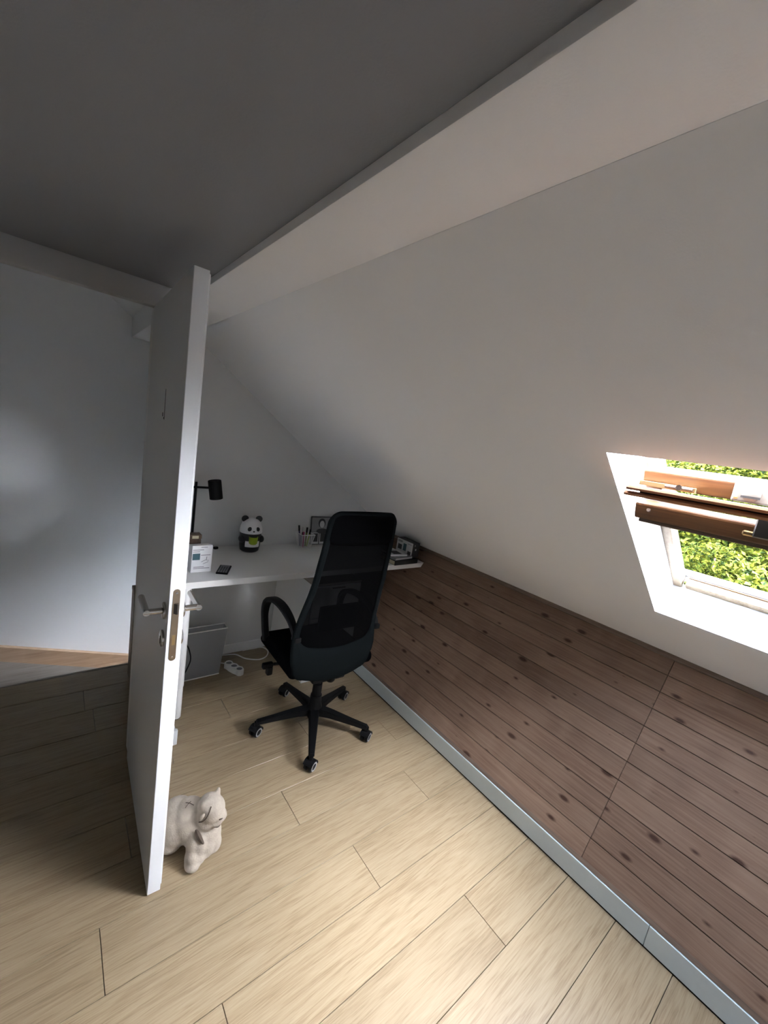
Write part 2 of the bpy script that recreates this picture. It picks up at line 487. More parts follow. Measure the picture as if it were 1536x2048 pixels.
box(bm, BX0, BX1 + 0.02, -2.4, 3.54, BZ, BZ + 0.16, bev=0.004, seg=2)
obj('beam', bm, M['wall'], ceiling, smooth=True)
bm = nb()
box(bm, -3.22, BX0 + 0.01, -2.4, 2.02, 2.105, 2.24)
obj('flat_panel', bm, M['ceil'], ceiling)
# roof over the stairs
bm = nb()
s2 = (XT + 1.05) / CT
for xs, ya, yb in ((0.62, 2.02, 2.66), (1.25, 2.66, 3.56)):
    slab(bm, [((XT - xs) / CT, 0), (s2, 0), (s2, D), ((XT - xs) / CT, D)], ya, yb)
obj('stair_slope', bm, M['wall'], ceiling)

# ---- walls
bm = nb()
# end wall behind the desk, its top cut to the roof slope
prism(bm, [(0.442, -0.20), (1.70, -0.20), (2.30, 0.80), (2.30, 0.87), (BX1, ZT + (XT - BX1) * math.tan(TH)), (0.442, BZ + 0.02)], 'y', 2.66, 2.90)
we = obj('wall_end', bm, M['wall_shaded'])
tag(we, 'gable wall behind the desk, alcove shade painted into its grey', 'wall', kind='structure')
bm = nb(); box(bm, 0.50, 1.70, 2.648, 2.66, 0.0, 0.067, bev=0.002, seg=1)
tag(obj('baseboard_end', bm, M['white']), 'low white baseboard on the gable wall under the desk', 'baseboard', kind='structure')
bm = nb(); box(bm, -1.05, 1.2, 3.55, 3.65, -2.6, 3.4)
tag(obj('wall_stair', bm, M['wall']), 'tall white wall behind the stairs, left of the door', 'wall', kind='structure')
bm = nb(); box(bm, -3.30, -3.20, -2.4, 2.02, 0, 2.3)  # unseen wall; its dark pine is added to cut light bounced from the left
tag(obj('wall_left', bm, M['pine']), 'unseen far left wall, dark pine added to soak up bounced light', 'wall', kind='structure')
bm = nb(); prism(bm, [(-0.40, 0), (1.72, 0), (2.32, 0.86), (BX1, 2.10), (BX1, 2.3), (-0.40, 2.3)], 'y', -0.90, -0.80)  # unseen wall, brought close behind the camera to bounce light
box(bm, -0.50, -0.40, -2.4, -0.80, 0, 2.3); box(bm, -3.3, -0.40, -2.5, -2.4, 0, 2.3)  # left part set back to keep bounced light off the doorway floor
tag(obj('wall_back', bm, M['wall']), 'unseen white wall behind the camera, set close to bounce light', 'wall', kind='structure')
# wall holding the doorway: left pier, header over the opening, jamb behind the open door
bm = nb()
box(bm, -3.20, -0.42, 1.925, 2.02, 0, 2.11)
box(bm, 0.300, 0.425, 1.935, 2.02, 0, 2.02)
box(bm, -1.05, 0.62, 1.97, 2.02, 2.11, 3.45)
tag(obj('wall_front', bm, M['wall']), 'white wall with the doorway to the stairs and its low header', 'wall', kind='structure')
bm = nb(); box(bm, -1.05, -1.0, 2.02, 3.60, -2.6, 3.4)
tag(obj('wall_stair_side', bm, M['wall']), 'white side wall of the stairwell', 'wall', kind='structure')
bm = nb()  # unseen wall, opening left for the added light window
for a in ((2.90, 3.65, -2.6, -1.5), (2.90, 3.65, 0.75, 3.0), (2.90, 2.96, -1.5, 0.75), (3.34, 3.65, -1.5, 0.75)):
    box(bm, 1.20, 1.30, *a)
tag(obj('wall_stair_right', bm, M['wall']), 'white stairwell wall with an opening for the added window', 'wall', kind='structure')
w2 = thing('added_stair_window', 'unseen white-framed window added to light the stairs from the side', 'window', kind='structure')
for a in ((2.96, 2.99, -1.5, 0.75), (3.31, 3.34, -1.5, 0.75), (2.99, 3.31, -1.5, -1.465), (2.99, 3.31, 0.715, 0.75)):  # unseen window, added to bring daylight onto the stair wall
    obj('frame_bar', box(nb(), 1.23, 1.27, *a, bev=0.003, seg=1), M['white'], w2)
obj('glass_pane', box(nb(), 1.247, 1.252, 2.99, 3.31, -1.465, 0.715), M['glass'], w2)
bm = nb(); box(bm, -1.05, 1.30, 2.64, 2.75, -2.6, -0.181); box(bm, 1.2, 1.3, 2.64, 2.9, -2.6, -0.181)
tag(obj('wall_stair_near', bm, M['wall']), 'white wall of the stairwell below the attic floor', 'wall', kind='structure')
bm = nb(); box(bm, -1.05, 1.30, 2.64, 3.65, -2.7, -2.6)
tag(obj('floor_below', bm, M['oak_grey']), 'wooden floor at the foot of the stairwell', 'floor', kind='structure')
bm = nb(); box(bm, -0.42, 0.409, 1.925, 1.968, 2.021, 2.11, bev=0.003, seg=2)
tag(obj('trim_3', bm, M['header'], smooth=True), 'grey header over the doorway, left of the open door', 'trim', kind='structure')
# half-height partition between stairs and desk, with skirting
part = thing('wall_partition', 'half-height white partition just behind the open door edge', 'wall', kind='structure')
bm = nb(); box(bm, 0.426, 0.4785, 1.935, 2.56, 0, 1.09, bev=0.003, seg=1)
obj('partition_panel', bm, M['door'], part)
bm = nb(); box(bm, 0.440, 0.506, 1.918, 1.936, 0, 0.082, bev=0.002, seg=1)
box(bm, 0.4785, 0.4985, 1.936, 2.56, 0, 0.082, bev=0.002, seg=1)
obj('skirting', bm, M['door'], part)

# ================================================================== WINDOW
win = thing('window_1', 'tilted-open wooden roof window with bronze vent bar in a deep white reveal', 'window', kind='structure')
def slbox(bm, s0, s1, y0, y1, d0, d1, bev=0.003):
    Mx = Matrix.Identity(4)
    cx = Vector((-CT, 0, ST)); cn = Vector((ST, 0, CT))
    for i in range(3):
        Mx[i][0] = cx[i]; Mx[i][1] = (0, 1, 0)[i]; Mx[i][2] = cn[i]
    Mx.translation = Vector((XT, 0, ZT))
    box(bm, s0, s1, y0, y1, d0, d1, bev=bev, seg=1, M=Mx)
FB = WS0 - 0.068
fr = []
for nm, a in (('frame_stile', (FB, WS1 + 0.02, WY1 - 0.030, WY1 + 0.01, 0.165, 0.215)),
              ('frame_stile', (FB, WS1 + 0.02, WY0 - 0.01, WY0 + 0.042, 0.165, 0.215)),
              ('frame_head', (WS1 - 0.012, WS1 + 0.03, WY0, WY1, 0.17, 0.215))):
    bm = nb(); slbox(bm, *a); obj(nm, bm, M['frame_worn'], win)
bm = nb(); slbox(bm, FB, FB + 0.036, WY0, WY1 - 0.042, 0.168, 0.200)
obj('frame_sill', bm, M['frame_worn'], win)
bm = nb(); slbox(bm, FB + 0.030, FB + 0.036, WY0, WY1 - 0.045, 0.201, 0.206, 0.001)
obj('seal', bm, M['frame_pine'], win)
bm = nb(); slbox(bm, FB - 0.02, FB + 0.034, WY0 - 0.03, WY1 + 0.03, 0.208, 0.24)
obj('outer_sill', bm, M['alu_white'], win)
# thin dark joint between plaster and frame
bm = nb(); slbox(bm, FB - 0.004, FB + 0.0005, WY0, WY1, 0.162, 0.168, 0)
obj('joint', bm, M['ink'], win)
# opened sash
AX = Vector((-0.9934, 0, 0.115)); NX = Vector((0.115, 0, 0.9934)); PV = Vector((1.637, 0, 1.592))
SM = Matrix.Identity(4)
for i in range(3):
    SM[i][0] = AX[i]; SM[i][1] = (0, 1, 0)[i]; SM[i][2] = NX[i]
SM.translation = PV
SY0, SY1 = WY0 + 0.05, 0.430
sash = obj('sash_stile', box(nb(), -0.47, 0.36, SY1 - 0.045, SY1, -0.02, 0.025, bev=0.003, seg=1, M=SM), M['frame_pine'], win)
obj('sash_stile', box(nb(), -0.47, 0.36, SY0, SY0 + 0.045, -0.02, 0.025, bev=0.003, seg=1, M=SM), M['frame_pine'], win)
obj('sash_rail', box(nb(), -0.50, -0.45, SY0, SY1, -0.02, 0.025, bev=0.003, seg=1, M=SM), M['frame_pine'], win)
obj('glass_pane', box(nb(), -0.452, 0.362, SY0 + 0.044, SY1 - 0.044, 0.002, 0.010, M=SM), M['glass'], win)
# top rail swung into the room: upper board, vent bars, lower board
def tilt(cx, cz, ang):
    return Matrix.Translation((cx, 0, cz)) @ Matrix.Rotation(ang, 4, 'Y') @ Matrix.Translation((-cx, 0, -cz))
ub = obj('upper_rail', box(nb(), 1.240, 1.268, SY0, SY1 - 0.002, 1.648, 1.694, bev=0.004, seg=2, M=tilt(1.25, 1.67, R(-24))), M['frame_pine'], win)
obj('weather_strip', box(nb(), 1.258, 1.30, SY0, SY1 - 0.02, 1.690, 1.698, bev=0.002, seg=1, M=tilt(1.25, 1.67, R(-10))), M['alu_white'], win)
lb = obj('lower_rail', box(nb(), 1.248, 1.285, SY0, SY1, 1.558, 1.606, bev=0.006, seg=2, M=tilt(1.26, 1.58, R(-22))), M['frame_pine'], win)
obj('lower_lip', box(nb(), 1.262, 1.300, SY0, SY1 - 0.012, 1.548, 1.558, bev=0.002, seg=1), M['pine_trim'], win)
for z0, x0, yq in ((1.6365, 1.150, SY1 - 0.001), (1.6215, 1.158, SY1 + 0.004)):
    pts = [(x0, z0), (x0 + 0.003, z0 - 0.0058), (x0 + 0.050, z0 - 0.004), (x0 + 0.055, z0 + 0.003), (x0 + 0.020, z0 + 0.0068), (x0 + 0.003, z0 + 0.0058)]
    bm = nb(); prism(bm, pts, 'y', SY0, yq); obj('vent_bar', bm, M['bronze'], win)
bm = nb(); box(bm, 1.166, 1.19, SY0, SY1 - 0.03, 1.627, 1.632); obj('vent_slot', bm, M['black_matte'], win)
# brass bolt on the upper board
bolt = obj('bolt_plate', box(nb(), 1.226, 1.240, 0.300, 0.428, 1.647, 1.660, bev=0.001, seg=1), M['brass'], win)
obj('bolt_bar', tube(nb(), [(1.222, 0.365, 1.655), (1.222, 0.305, 1.655)], 0.0045), M['steel_dark'], bolt)
obj('bolt_knob', tube(nb(), [(1.224, 0.333, 1.655), (1.212, 0.333, 1.655)], 0.007), M['steel'], bolt)
# pale lock case with its catch
lock = obj('lock_case', box(nb(), 1.224, 1.246, 0.06, 0.2315, 1.646, 1.690, bev=0.004, seg=2), M['alu_old'], win)
obj('lock_catch', lathe(nb(), [(0, 0), (0.017, 0), (0.017, 0.008), (0.012, 0.011), (0, 0.011)], 20, Matrix.Translation((1.224, 0.196, 1.667)) @ Matrix.Rotation(R(-90), 4, 'Y')), M['alu_old'], lock, smooth=True)
obj('lock_slot', box(nb(), 1.2105, 1.2125, 0.178, 0.212, 1.656, 1.661, M=tilt(1.21, 1.66, 0)), M['black_matte'], lock)
obj('lock_screw', lathe(nb(), [(0, 0), (0.004, 0), (0.004, 0.002), (0, 0.003)], 12, Matrix.Translation((1.224, 0.222, 1.655)) @ Matrix.Rotation(R(-90), 4, 'Y')), M['brass'], lock)
brk = obj('bracket', box(nb(), 1.226, 1.246, 0.12, 0.175, 1.572, 1.625, bev=0.003, seg=1), M['steel_dark'], win)
obj('bracket_tab', box(nb(), 1.236, 1.245, 0.165, 0.195, 1.572, 1.584, bev=0.003, seg=1), M['brass'], brk)
bm = nb(); tube(bm, [(1.268, 0.394, 1.578), (1.2425, 0.394, 1.585)], 0.005); obj('rail_plug', bm, M['pine_trim'], win)

# ================================================================== DOOR
hx, hy = 0.292, 1.925
yaw = math.atan2(-(0.274 - 0.292), 1.925 - 1.250)   # small swing
door = thing('door_1', 'open white door leaf seen edge-on, with steel lever handles', 'door', (hx, hy, 0.0), 0.0, kind='structure')
door.rotation_euler = (0, 0, -yaw)
# local: leaf runs along -y from the hinge, thickness along +x
DL, DT, DH = 0.677, 0.040, 2.019
bm = nb(); box(bm, 0, DT, -DL, 0, 0.006, DH, bev=0.0015, seg=1)
leaf = obj('door_leaf', bm, M['door'], door)
bm = nb(); box(bm, DT - 0.0005, DT + 0.006, -DL + 0.014, -0.002, 0.012, DH - 0.004, bev=0.0015, seg=1)
obj('rebate', bm, M['door'], leaf)
hz, hyl = 1.035, -DL + 0.048
for sx, x0 in ((-1, 0.0), (1, DT + 0.006)):
    rs = obj('rosette', lathe(nb(), [(0, 0), (0.026, 0), (0.026, 0.006), (0.022, 0.008), (0, 0.008)], 28,
             Matrix.Translation((x0, hyl, hz)) @ Matrix.Rotation(R(90 * sx), 4, 'Y')), M['steel'], door, smooth=True)
    pts = [(x0, hyl, hz), (x0 + sx * 0.044, hyl, hz), (x0 + sx * 0.058, hyl, hz)]
    bm = nb(); tube(bm, pts, 0.0095, 16)
    tube(bm, [(x0 + sx * 0.0505, hyl - 0.009, hz), (x0 + sx * 0.0505, hyl + 0.118, hz)], 0.0095, 16)
    obj('lever', bm, M['steel'], rs, smooth=True)
    es = obj('key_escutcheon', lathe(nb(), [(0, 0), (0.026, 0), (0.026, 0.006), (0.022, 0.008), (0, 0.008)], 28,
             Matrix.Translation((x0, hyl, hz - 0.093)) @ Matrix.Rotation(R(90 * sx), 4, 'Y')), M['steel'], door, smooth=True)
    kx = x0 + sx * 0.008
    obj('keyhole', box(nb(), min(kx, kx + sx * 0.001), max(kx, kx + sx * 0.001), hyl - 0.003, hyl + 0.003, hz - 0.108, hz - 0.085), M['black_matte'], es)
# lock plate on the door edge (rounded ends)
def stadium(w, z0, z1, n=10):
    r = w / 2; c = []
    for k in range(n + 1):
        a_ = math.pi * k / n; c.append((r * math.cos(a_), z1 - r + r * math.sin(a_)))
    for k in range(n + 1):
        a_ = math.pi + math.pi * k / n; c.append((r * math.cos(a_), z0 + r + r * math.sin(a_)))
    return c
bm = nb(); prism(bm, [(DT / 2 + p[0], p[1]) for p in stadium(0.020, 0.887, 1.122)], 'y', -DL - 0.0012, -DL + 0.002)
lp = obj('lock_plate', bm, M['plate'], door)
for z in (0.900, 1.109):
    obj('screw', lathe(nb(), [(0, 0), (0.0042, 0), (0.0035, 0.0012), (0, 0.0015)], 14, Matrix.Translation((DT / 2, -DL - 0.001, z)) @ Matrix.Rotation(R(90), 4, 'X')), M['steel'], lp)
obj('latch', prism(nb(), [(DT / 2 - 0.007, -DL + 0.0), (DT / 2 + 0.007, -DL + 0.0), (DT / 2 + 0.006, -DL - 0.010), (DT / 2 + 0.002, -DL - 0.011)], 'z', 1.044, 1.076), M['steel_dark'], lp)
obj('bolt_slot', box(nb(), DT / 2 - 0.0045, DT / 2 + 0.0045, -DL - 0.0017, -DL - 0.0011, 0.940, 0.973), M['brass'], lp)
bm = nb(); box(bm, -0.0008, 0, -0.390, -0.387, 1.605, 1.705)
box(bm, -0.0008, 0, -0.360, -0.352, 1.615, 1.628)
box(bm, -0.0008, 0, -0.385, -0.375, 1.608, 1.613)
obj('scuff_mark', bm, M['ink_dark'], door)

# ================================================================== STAIRS
st = thing('staircase', 'winding wooden stairs dropping away behind the doorway', 'stairs', (0, 0, 0))
bm = nb(); box(bm, -1.0, 0.441, 2.753, 2.775, -0.205, 0.002, bev=0.004, seg=2)
obj('nosing', bm, M['oak_grey'], st)
bm = nb(); prism(bm, [(-1.0, 2.775), (0.441, 2.775), (0.441, 3.02), (-0.4, 3.514), (-1.0, 3.514)], 'z', -0.245, -0.205)
obj('tread', bm, M['oak_grey'], st)
bm = nb(); prism(bm, [(-0.42, 3.514), (0.441, 3.00), (0.441, 2.91), (0.80, 2.91), (0.80, 3.514)], 'z', -0.455, -0.415)
obj('tread', bm, M['stair_wood'], st)
bm = nb(); prism(bm, [(-1.0, 0.03), (-0.60, -0.04), (0.60, -0.408), (0.60, -0.52), (-0.6, -0.24), (-1.0, -0.20)], 'y', 3.515, 3.549)
obj('stringer', bm, M['stair_wood'], st)

# ================================================================== DESK
DZ = 0.803
desk = thing('desk', 'long white desk built across the alcove below the gable wall', 'desk', (0.505, 2.068, 0))
def bx(name, x0, x1, y0, y1, z0, z1, m, parent, off=(0, 0, 0), bev=0.002, seg=1, smooth=False):
    bm = nb(); box(bm, x0 - off[0], x1 - off[0], y0 - off[1], y1 - off[1], z0 - off[2], z1 - off[2], bev=bev, seg=seg)
    return obj(name, bm, m, parent, smooth)
dof = (0.505, 2.068, 0)
pts = [(0.505, DZ - 0.034), (2.172, DZ - 0.034), (2.196, DZ), (0.505, DZ)]
bm = nb(); prism(bm, [(p[0] - dof[0], p[1]) for p in pts], 'y', 0.0, 0.586)
obj('desktop', bm, M['white'], desk)
def desk_leg(x, y):
    l = obj('leg', lathe(nb(), [(0, 0.002), (0.022, 0.002), (0.024, 0.008), (0.024, 0.19), (0.0265, 0.192), (0.0265, DZ - 0.034), (0, DZ - 0.034)], 24, Matrix.Translation((x - dof[0], y - dof[1], 0))), M['white_gloss'], desk, smooth=True)
    obj('foot', lathe(nb(), [(0, 0), (0.0225, 0), (0.0225, 0.004), (0, 0.004)], 20, Matrix.Translation((x - dof[0], y - dof[1], 0))), M['black'], l)
desk_leg(0.5435, 2.125); desk_leg(0.56, 2.60)

# drawer unit
du = thing('drawer_unit', 'white drawer unit standing under the desk behind the chair', 'cabinet', (1.295, 2.109, 0))
uo = (1.295, 2.109, 0)
bx('carcass', 1.295, 1.665, 2.125, 2.645, 0.03, 0.685, M['white'], du, uo)
bx('top_panel', 1.293, 1.667, 2.109, 2.645, 0.685, 0.697, M['oak_grey'], du, uo)
bx('plinth', 1.297, 1.663, 2.118, 2.640, 0.0, 0.03, M['white'], du, uo)
for z0, z1 in ((0.035, 0.245), (0.25, 0.46), (0.465, 0.68)):
    dr = bx('drawer_front', 1.298, 1.662, 2.109, 2.125, z0, z1, M['white'], du, uo)
    bx('drawer_pull', 1.43, 1.53, 2.100, 2.109, z1 - 0.02, z1 - 0.010, M['steel'], dr, uo, 0.001)

# low dark cabinet by the stairs
lc = thing('low_cabinet', 'dark brown low cabinet with a pale top between stair wall and door', 'cabinet', (0.378, 2.565, 0))
co = (0.378, 2.565, 0)
bx('top_board', 0.376, 0.500, 2.563, 2.657, 0.555, 0.578, M['oak_grey'], lc, co)
bx('side_panel', 0.378, 0.386, 2.563, 2.655, 0.0, 0.555, M['oak_grey'], lc, co, 0.001)
bx('cabinet_door', 0.387, 0.498, 2.568, 2.655, 0.05, 0.553, M['brown'], lc, co, 0.001)
bx('plinth', 0.390, 0.496, 2.575, 2.655, 0.0, 0.05, M['brown'], lc, co, 0.001)

# ================================================================== OFFICE CHAIR
CX, CY = 1.176, 1.739
chair = thing('office_chair', 'tall black mesh-back office chair turned to the desk', 'chair', (CX, CY, 0), R(-2))
rz = R(-2)
# five-star base
obj('hub', lathe(nb(), [(0, 0.060), (0.034, 0.060), (0.040, 0.085), (0.042, 0.125), (0.034, 0.150), (0.031, 0.20), (0, 0.20)], 28), M['black'], chair, smooth=True)
obj('gas_column', lathe(nb(), [(0, 0.18), (0.026, 0.18), (0.026, 0.27), (0.018, 0.272), (0.018, 0.36), (0, 0.36)], 24), M['black'], chair, smooth=True)
caster_me = ring_me = None
for k in range(5):
    a_ = R(23.6 + 72 * k) - rz
    Mr = Matrix.Rotation(a_, 4, 'Z')
    bm = nb()
    # tapered arm, sloping down outward
    prof = [(0.03, 0.030, 0.085, 0.128), (0.10, 0.026, 0.088, 0.122), (0.22, 0.020, 0.078, 0.104), (0.318, 0.015, 0.068, 0.092)]
    prev = None
    for (r, w, z0, z1) in prof:
        ring = [bm.verts.new((r, -w, z0)), bm.verts.new((r, w, z0)), bm.verts.new((r, w * 0.85, z1)), bm.verts.new((r, -w * 0.85, z1))]
        if prev:
            for i in range(4): bm.faces.new((prev[i], prev[(i + 1) % 4], ring[(i + 1) % 4], ring[i]))
        else: bm.faces.new(ring[::-1])
        prev = ring
    bm.faces.new(prev)
    bmesh.ops.bevel(bm, geom=list(bm.edges), offset=0.004, segments=2, affect='EDGES')
    bmesh.ops.transform(bm, matrix=Mr, verts=bm.verts)
    leg = obj('base_leg', bm, M['black'], chair, smooth=True)
    # caster: two wheels under a hood; swivel turned like in the picture
    sw = R((20, 100, 200, -35, -20)[k]) - rz
    cpos = Vector((0.316 * math.cos(a_), 0.316 * math.sin(a_), 0))
    Mc = Matrix.Translation(cpos) @ Matrix.Rotation(R(-62), 4, 'Z')
    if caster_me is None:
        bm = nb()
        for sx in (-1, 1):
            lathe(bm, [(0, -0.010), (0.021, -0.010), (0.0285, -0.006), (0.0285, 0.006), (0.021, 0.010), (0, 0.010)], 28,
                  Matrix.Translation((sx * 0.014, 0, 0.0285)) @ Matrix.Rotation(R(90), 4, 'Y'))
        for i in range(9):
            t0, t1 = math.pi * (0.02 + i / 9 * 0.86), math.pi * (0.02 + (i + 1) / 9 * 0.86)
            for tt in ((t0, t1),):
                pr = [(0.032 * math.cos(tt[0]), 0.0285 + 0.032 * math.sin(tt[0])), (0.032 * math.cos(tt[1]), 0.0285 + 0.032 * math.sin(tt[1])),
                      (0.026 * math.cos(tt[1]), 0.0285 + 0.026 * math.sin(tt[1])), (0.026 * math.cos(tt[0]), 0.0285 + 0.026 * math.sin(tt[0]))]
                prism(bm, pr, 'x', -0.026, 0.026)
        tube(bm, [(0, 0, 0.05), (0, 0, 0.082)], 0.011, 14)
        o = obj('caster', bm, M['black'], leg, smooth=True); caster_me = o.data
        bm = nb()
        nr = 28; ri, ro = 0.0160, 0.0228
        for xa, xb in ((0.0240, 0.0250),):
            V_ = [[bm.verts.new((xx_, rr_ * math.cos(2 * math.pi * j / nr), 0.0285 + rr_ * math.sin(2 * math.pi * j / nr))) for j in range(nr)] for xx_, rr_ in ((xa, ri), (xb, ri), (xb, ro), (xa, ro))]
            for q0, q1 in zip(V_, V_[1:] + V_[:1]):
                for j in range(nr): bm.faces.new((q0[j], q0[(j + 1) % nr], q1[(j + 1) % nr], q1[j]))
        o2 = obj('wheel_ring', bm, M['grey_ring'], leg, label='pale grey ring on the caster wheel'); ring_me = o2.data
    else:
        o = link('caster', caster_me, leg); o2 = link('wheel_ring', ring_me, leg, label='pale grey ring on the caster wheel')
    o.matrix_local = Mc; o2.matrix_local = Mc
    o3 = link('wheel_ring', ring_me, leg, label='pale grey ring on the caster wheel'); o3.matrix_local = Mc @ Matrix.Rotation(math.pi, 4, 'Z')
# mechanism and lever
bm = nb(); box(bm, -0.10, 0.10, -0.11, 0.13, 0.345, 0.400, bev=0.012, seg=2)
obj('tilt_mechanism', bm, M['black'], chair, smooth=True)
bm = nb(); tube(bm, [(-0.09, 0.09, 0.372), (-0.245, 0.115, 0.372)], 0.008, 12)
box(bm, -0.292, -0.232, 0.10, 0.130, 0.355, 0.386, bev=0.008, seg=2)
box(bm, -0.268, -0.236, 0.092, 0.128, 0.318, 0.366, bev=0.008, seg=2)
obj('tilt_lever', bm, M['black'], chair, smooth=True)
# seat
bm = nb()
box(bm, -0.252, 0.252, -0.140, 0.312, 0.418, 0.498, bev=0.030, seg=4)
for v in bm.verts:
    if v.co.z > 0.46: v.co.z += 0.012 * (1 - (v.co.x / 0.25) ** 2) - 0.01
    if v.co.y > 0.2: v.co.z -= 0.018 * ((v.co.y - 0.2) / 0.1) ** 2
    v.co.x *= 1 - 0.03 * max(0, (v.co.y - 0.1) / 0.2)
obj('seat', bm, M['fabric'], chair, smooth='all')
# back surface
BCX = [(0.40, -0.018), (0.65, -0.020), (0.80, 0.000), (0.95, 0.018), (1.30, 0.028)]
BCY = [(0.40, -0.162), (0.55, -0.175), (0.72, -0.158), (0.95, -0.172), (1.12, -0.188), (1.30, -0.192)]
HW = [(0.40, 0.190), (0.47, 0.226), (0.55, 0.242), (0.64, 0.241), (0.75, 0.232), (0.87, 0.218), (1.00, 0.210), (1.12, 0.204), (1.25, 0.198), (1.30, 0.196)]
def back(u, z, d=0.0):
    return Vector((interp(BCX, z) + u, interp(BCY, z) + 0.55 * u * u + d, z))
ZB, ZTP = 0.405, 1.296
NB = 96
def outline(inset_side, zb, zt, rb, rt, bow):
    """closed loop (u, z) counter-clockwise from bottom middle; rounded corners"""
    pts = []
    def hw(z): return interp(HW, z) - inset_side
    def corner(cx, cz, r, a0, a1, n=9):
        return [(cx + r * math.cos(a0 + (a1 - a0) * i / n), cz + r * math.sin(a0 + (a1 - a0) * i / n)) for i in range(n + 1)]
    right = []
    wb, wt = hw(zb + rb), hw(zt - rt)
    n = 10
    for i in range(n): right.append(((wb - rb) * i / n, zb + bow * (i / n) ** 2))
    zc = zb + rb + bow
    right += corner(wb - rb, zc, rb, -math.pi / 2, 0)
    for i in range(1, 20):
        z = zc + (zt - rt - zc) * i / 20; right.append((hw(z), z))
    right += corner(wt - rt, zt - rt, rt, 0, math.pi / 2)
    for i in range(1, n + 1): right.append(((wt - rt) * (1 - i / n), zt + 0.004 * (1 - (1 - i / n) ** 2)))
    left = [(-u, z) for u, z in right[1:-1]][::-1]
    return right + left
outer = outline(0.0, ZB, ZTP, 0.060, 0.062, 0.022)
inner = outline(0.024, 0.588, 1.205, 0.075, 0.050, 0.012)
assert len(outer) == len(inner)
n = len(outer)
def ring_mesh(bm, A_, B_, da, db, steps=4):
    loops = []
    for i in range(steps + 1):
        t = i / steps
        loops.append([bm.verts.new(back(a[0] * (1 - t) + b[0] * t, a[1] * (1 - t) + b[1] * t, da * (1 - t) + db * t)) for a, b in zip(A_, B_)])
    for l0, l1 in zip(loops, loops[1:]):
        for k in range(n): bm.faces.new((l0[k], l0[(k + 1) % n], l1[(k + 1) % n], l1[k]))
    return loops
bm = nb()
L1 = ring_mesh(bm, outer, inner, -0.010, -0.006)
L2 = ring_mesh(bm, outer, inner, 0.012, 0.008)
# rounded rim: middle loops
mo = [bm.verts.new(back(p[0] * 1.022, p[1] + (0.006 if p[1] > 1 else -0.004) * abs((p[1] - 0.9) / 0.4) ** 3, 0.001)) for p in outer]
for k in range(n):
    k2 = (k + 1) % n
    bm.faces.new((L1[0][k], mo[k], mo[k2], L1[0][k2])); bm.faces.new((mo[k], L2[0][k], L2[0][k2], mo[k2]))
    bm.faces.new((L1[-1][k], L1[-1][k2], L2[-1][k2], L2[-1][k]))
bk = obj('back_frame', bm, M['slate'], chair, smooth='all')
# stretched mesh
bm = nb()
cen = (0.0, 0.90)
loops = []
for i in range(9):
    t = i / 9
    loops.append([bm.verts.new(back(p[0] * (1 - t) + cen[0] * t, p[1] * (1 - t) + cen[1] * t, 0.0 + 0.004 * math.sin(9 * p[0] * (1 - t) + 30 * (p[1] * (1 - t) + cen[1] * t)) * t)) for p in inner])
for l0, l1 in zip(loops, loops[1:]):
    for k in range(n): bm.faces.new((l0[k], l0[(k + 1) % n], l1[(k + 1) % n], l1[k]))
cv = bm.verts.new(back(*cen))
for k in range(n): bm.faces.new((loops[-1][k], loops[-1][(k + 1) % n], cv))
obj('back_mesh', bm, M['mesh'], chair, smooth='all', label='see-through black mesh panel of the chair back')
# headrest pad covering the top
bm = nb()
gx, gz = 18, 8
grid = {}
for sgn, dd in ((0, -0.016), (1, 0.030)):
    for i in range(gx + 1):
        for j in range(gz + 1):
            u = (i / gx * 2 - 1); v = j / gz * 2 - 1
            w = interp(HW, 1.2) - 0.006
            # squircle
            f = (1 - 0.5 * abs(v) ** 6 * abs(u) ** 6)
            zz = 1.215 + v * 0.082
            edge = max(abs(u), abs(v)) ** 6
            grid[(sgn, i, j)] = bm.verts.new(back(u * w * (1 - 0.06 * abs(v) ** 8 * abs(u) ** 4), zz - 0.03 * abs(u) ** 8 * (1 if v > 0 else -0.4) * abs(v), dd * (1 - edge * 0.7)))
for sgn in (0, 1):
    for i in range(gx):
        for j in range(gz):
            bm.faces.new((grid[(sgn, i, j)], grid[(sgn, i + 1, j)], grid[(sgn, i + 1, j + 1)], grid[(sgn, i, j + 1)]))
bd = [(i, 0) for i in range(gx)] + [(gx, j) for j in range(gz)] + [(i, gz) for i in range(gx, 0, -1)] + [(0, j) for j in range(gz, 0, -1)]
for (p, q) in zip(bd, bd[1:] + bd[:1]):
    bm.faces.new((grid[(0, *p)], grid[(0, *q)], grid[(1, *q)], grid[(1, *p)]))
obj('headrest', bm, M['fabric'], chair, smooth='all')
# lumbar pad behind the mesh and the bar that joins back and seat
bm = nb(); box(bm, -0.13, 0.10, -0.135, -0.118, 0.66, 0.80, bev=0.008, seg=2)
obj('lumbar_support', bm, M['black'], chair, smooth=True)
bm = nb(); tube(bm, spline([(-0.01, -0.02, 0.36), (-0.01, -0.13, 0.375), (-0.012, -0.155, 0.43), (-0.012, -0.158, 0.55)], 6), 0.018, 12)
obj('back_bracket', bm, M['black'], chair, smooth=True)
